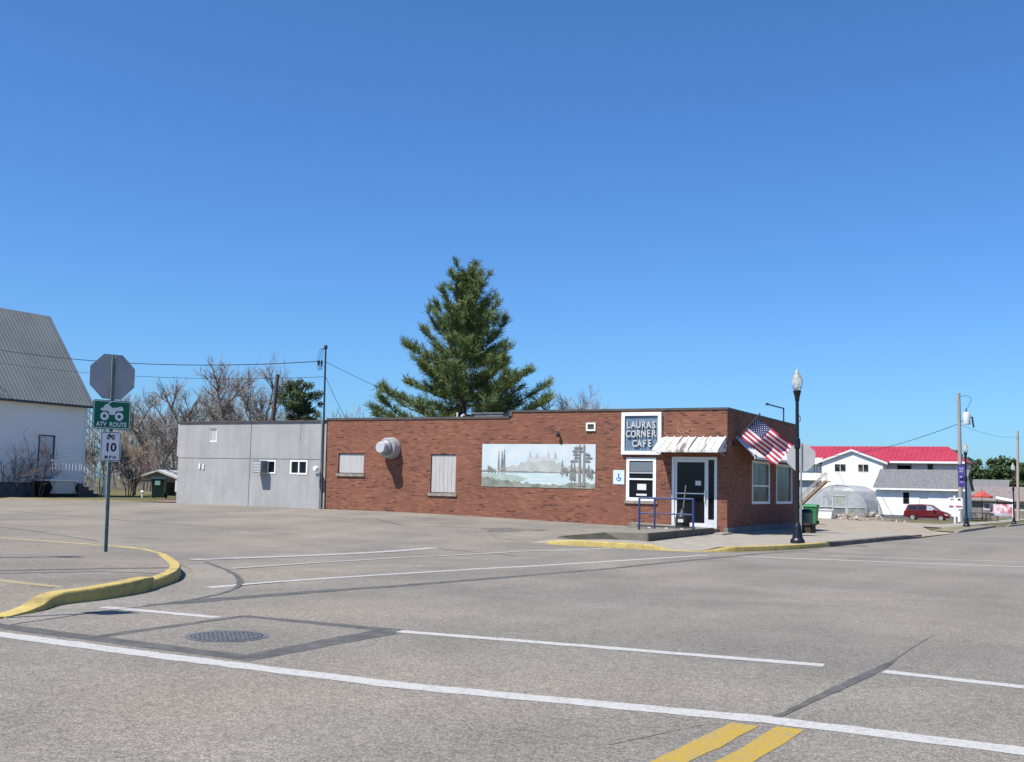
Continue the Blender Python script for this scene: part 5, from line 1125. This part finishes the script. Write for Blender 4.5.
def needle_tuft(mb, p, d, size, rd, n):
    """a spray of narrow needle blades around direction d"""
    for _ in range(n):
        a = (d*.7 + Vector((rd.gauss(0, .5), rd.gauss(0, .5), rd.gauss(.2, .45)))).normalized(); L = size*rd.uniform(.5, 1.15)
        s = a.cross(Vector((rd.gauss(0, 1), rd.gauss(0, 1), rd.gauss(0, 1)))).normalized()*L*.07; q = p + Vector((rd.gauss(0, .07), rd.gauss(0, .07), rd.gauss(0, .05)))
        mb.add([q - s*.7, q + s*.7, q + a*L + s*.25, q + a*L - s*.25], [(0, 1, 2, 3)])
def pine(label, loc, H, seed):
    rd = random.Random(seed); t_ = thing('pine_tree', label, 'tree', loc); b = Vector(loc); tk = MB(); fo = MB()
    tk.tube([b + Vector((0, 0, -.2)), b + Vector((.05, 0, H*.3)), b + Vector((.1, .05, H*.6)), b + Vector((.25, 0, H*.97))], [.30, .25, .16, .03], 10)
    z = 3.0
    prof_z = [2.6, 4.2, 5.4, 6.8, 7.8, 8.8, 9.8, 10.9, 11.9, 12.6, 13.1]; prof_r = [4.4, 5.3, 4.9, 4.1, 3.8, 2.6, 1.95, 1.75, 1.35, 1.0, .6]
    while z < H - .25:
        rmax = interp(z, prof_z, prof_r); nb = 6 if z < 8.2 else 7; a0 = rd.uniform(0, 6.28)
        for i in range(nb):
            a = a0 + i*2*math.pi/nb + rd.uniform(-.45, .45); L = rmax*rd.choice((.45, .65, .85, 1.0, 1.08))*rd.uniform(.9, 1.08); rise = rd.uniform(.22, .55) if z < 8.5 else rd.uniform(.6, 1.35)
            root = b + Vector((.02*z, 0, z + rd.uniform(-.35, .35))); pts = []; nseg = 8; bend = rd.uniform(-.25, .25)
            for s in range(nseg + 1):
                f = s/nseg; aa = a + bend*f
                pts.append(root + Vector((math.cos(aa), math.sin(aa), 0))*L*f*(1 - .12*rise*f) + Vector((rd.uniform(-.06, .06), rd.uniform(-.06, .06), L*rise*(f**1.4)*.72 - .07*L*math.sin(f*3.1))))
            tk.tube(pts, [max(.012, .07*(L/4.5)*(1 - f/nseg*.85)) for f in range(nseg+1)], 5, cap=False)
            ns = max(8, int(L*11))
            for q in range(ns):
                f = 1 - rd.random()**1.25*(.82 if L > 2.2 else .95); s_ = min(nseg - 1, int(f*nseg)); p = pts[s_].lerp(pts[s_+1], f*nseg - s_); dirb = (pts[s_+1] - pts[s_]).normalized()
                sd_ = dirb.cross(Vector((0, 0, 1))).normalized()*rd.choice((-1, 1)); sl_ = rd.uniform(.15, 1.0)*min(1.1, L/2.6)*(1.25 - f*.75)
                dv = (dirb*.7 + sd_*rd.uniform(.1, 1.1) + Vector((0, 0, rd.uniform(-.05, .85)))).normalized(); e = p + dv*sl_
                if sl_ > .3: tk.tube([p, e], [.012, .006], 3, cap=False)
                for w_ in range(2 if sl_ < .35 else 3): needle_tuft(fo, p.lerp(e, .4 + .32*w_), dv, rd.uniform(.24, .40), rd, 11)
            needle_tuft(fo, pts[-1], (pts[-1] - pts[-2]).normalized(), .36, rd, 16)
        z += rd.uniform(.42, .62) if z < 8.2 else rd.uniform(.34, .5)
    for i in range(60): needle_tuft(fo, b + Vector((.25 + rd.gauss(0, .33), rd.gauss(0, .33), H - .55 + rd.uniform(-.6, .5))), Vector((rd.gauss(0, .25), rd.gauss(0, .25), 1)).normalized(), .38, rd, 12)
    tk.build('trunk', BARK, t_, norm=False); fo.build('crown', PINE, t_, norm=False); return t_
pine('tall shaggy green pine tree rising behind the brick cafe', (-21.8, 20.8, .2), 13.1, 5)

def leafy(label, loc, H, rx, rz, seed, m, name='leafy_tree', group=None, n=70, leaf=.16, per=46, zc=None, cone=False):
    rd = random.Random(seed); t_ = thing(name, label, 'tree', loc, group); b = Vector(loc); tk = MB(); fo = MB(); zc = zc or H - rz
    tk.tube([b + Vector((0, 0, -.2)), b + Vector((0, 0, H*.5)), b + Vector((.1, 0, H*.9))], [H*.022, H*.016, .03], 8)
    for i in range(n):
        while True:
            v = Vector((rd.uniform(-1, 1), rd.uniform(-1, 1), rd.uniform(-1, 1)))
            if .25 < v.length < 1: break
        if cone: v.x *= (1 - v.z)*.55 + .08; v.y *= (1 - v.z)*.55 + .08
        c = b + Vector((v.x*rx, v.y*rx, zc + v.z*rz)); rr_ = rd.uniform(.2, .42)*rx*.62
        tk.tube([b + Vector((0, 0, max(H*.15, c.z - b.z - rx*.5))), c], [.05, .015], 4, cap=False)
        for k in range(per):
            d = Vector((rd.gauss(0, 1), rd.gauss(0, 1), rd.gauss(0, .8))).normalized(); p = c + d*rr_*rd.random()**.45
            nv = (d + Vector((rd.gauss(0, .6), rd.gauss(0, .6), rd.gauss(.3, .6)))).normalized(); u = nv.cross(Vector((rd.gauss(0, 1), rd.gauss(0, 1), .3))).normalized(); w_ = nv.cross(u); s = leaf*rd.uniform(.6, 1.25)
            fo.add([p - u*s*.5, p + w_*s*.4, p + u*s*.6, p - w_*s*.4], [(0, 1, 2, 3)])
    tk.build('trunk', BARK, t_, norm=False); fo.build('crown', m, t_, norm=False); return t_
leafy('small dark rounded evergreen behind the grey building beside the mast', (-30.6, 17.4, .3), 7.0, 1.3, 1.5, 3, CEDAR, name='evergreen_tree', n=90, leaf=.075, per=190)
gt = 'dense green trees beyond the far houses'
leafy('dark green tree right behind the purple banner', (-6.5, 150, -1.4), 8.6, 3.0, 3.4, 11, LEAF, group=gt, n=120, leaf=.42, per=60)
leafy('round green tree left of the pale pole beyond the low roofs', (-2.2, 156, -1.4), 8.9, 3.4, 3.4, 12, LEAF, group=gt, n=140, leaf=.42, per=60)
leafy('green tree directly behind the pale pole', (2.6, 152, -1.4), 8.3, 3.2, 3.3, 13, LEAF, group=gt, n=120, leaf=.42, per=60)
leafy('green tree at the far right edge beyond the pole', (7.5, 158, -1.4), 7.6, 3.4, 3.2, 14, LEAF, group=gt, n=120, leaf=.42, per=60)
leafy('low dark tree showing over the end of the red roof', (-9.0, 148, -1.4), 9.6, 2.6, 3.0, 15, LEAF, group=gt, n=100, leaf=.42, per=60)
leafy('low tree mass between the far green trees', (.5, 170, -1.4), 6.8, 5.0, 3.0, 16, LEAF, group=gt, n=70, leaf=.55)

gable('reflected_block', 'unseen plain building added across the main street for the cafe windows to reflect', 22, 34, 8, 22, -.2, 4.2, 5.2, noisy('reflected block wall', (.22, .18, .15), (.30, .25, .21), 2), SHING2)  # this building and the next are out of view, added for window reflections
gable('reflected_house', 'unseen house added opposite the gravel yard for the cafe windows to reflect', 21, 33, 38, 18, -.5, 4.0, 5.5, MATS['shade toned siding'], SHING)
# far woods closing the view behind the bare trees
rw = random.Random(77); fw_ = MB()
for k in range(620):
    u = rw.random(); dd = rw.uniform(78, 105); az = R(28 + 30*u); x = 9.7 - dd*math.sin(az); y = -32.35 + dd*math.cos(az); h = rw.uniform(3.2, 7.0)*(1 - .25*abs(u - .5)); p = Vector((x, y, .2)); d = Vector((rw.gauss(0, .08), rw.gauss(0, .08), 1)).normalized()
    fw_.tube([p, p + d*h*.6, p + d*h + Vector((rw.gauss(0, .3), rw.gauss(0, .3), 0))], [.06, .04, .015], 3, cap=False)
    for q in range(11):
        b0 = p + d*h*rw.uniform(.2, .95); e = b0 + Vector((rw.gauss(0, .9), rw.gauss(0, .9), rw.uniform(.4, 1.7))); fw_.tube([b0, b0.lerp(e, .5) + Vector((0, 0, -.08)), e], [.026, .018, .012], 3, cap=False)
tag(fw_.build('far_woods', TWIG, None, norm=False), 'hazy far strip of bare grey woods behind the nearer bare trees', 'woods', kind='stuff')
# pole stub and overhead wires on the left
wp = thing('wooden_pole', 'dark leaning wooden pole stub rising behind the grey building', 'pole', (-28.7, 12.4, .3)); MB().tube([(-28.75, 12.4, .1), (-28.45, 12.75, 6.95)], [.13, .10], 10).build('pole', WOODP, wp, True)
MB().tube([(-28.5, 12.7, 5.9), (-28.2, 12.8, 5.95)], .03, 5).build('step_pin', DARK, wp)
wire('overhead_wire', (-15.55, -.2, 5.78), (-33.5, -1.5, 6.92), .42, 'upper wire running left from the service mast past the stop sign', .016)
wire('overhead_wire', (-15.36, -.14, 5.2), (-33.5, -1.5, 6.34), .36, 'lower thin wire running left from the service mast', .009)
wire('overhead_wire', (-15.3, -.1, 5.75), (-12.6, 6.5, 3.6), .08, 'thin wire dropping from the mast top over the cafe roof', .008)
wire('overhead_wire', (-15.3, -.1, 5.2), (-14.75, .6, 3.58), .05, 'short guy wire from the mast to the cafe parapet', .008)
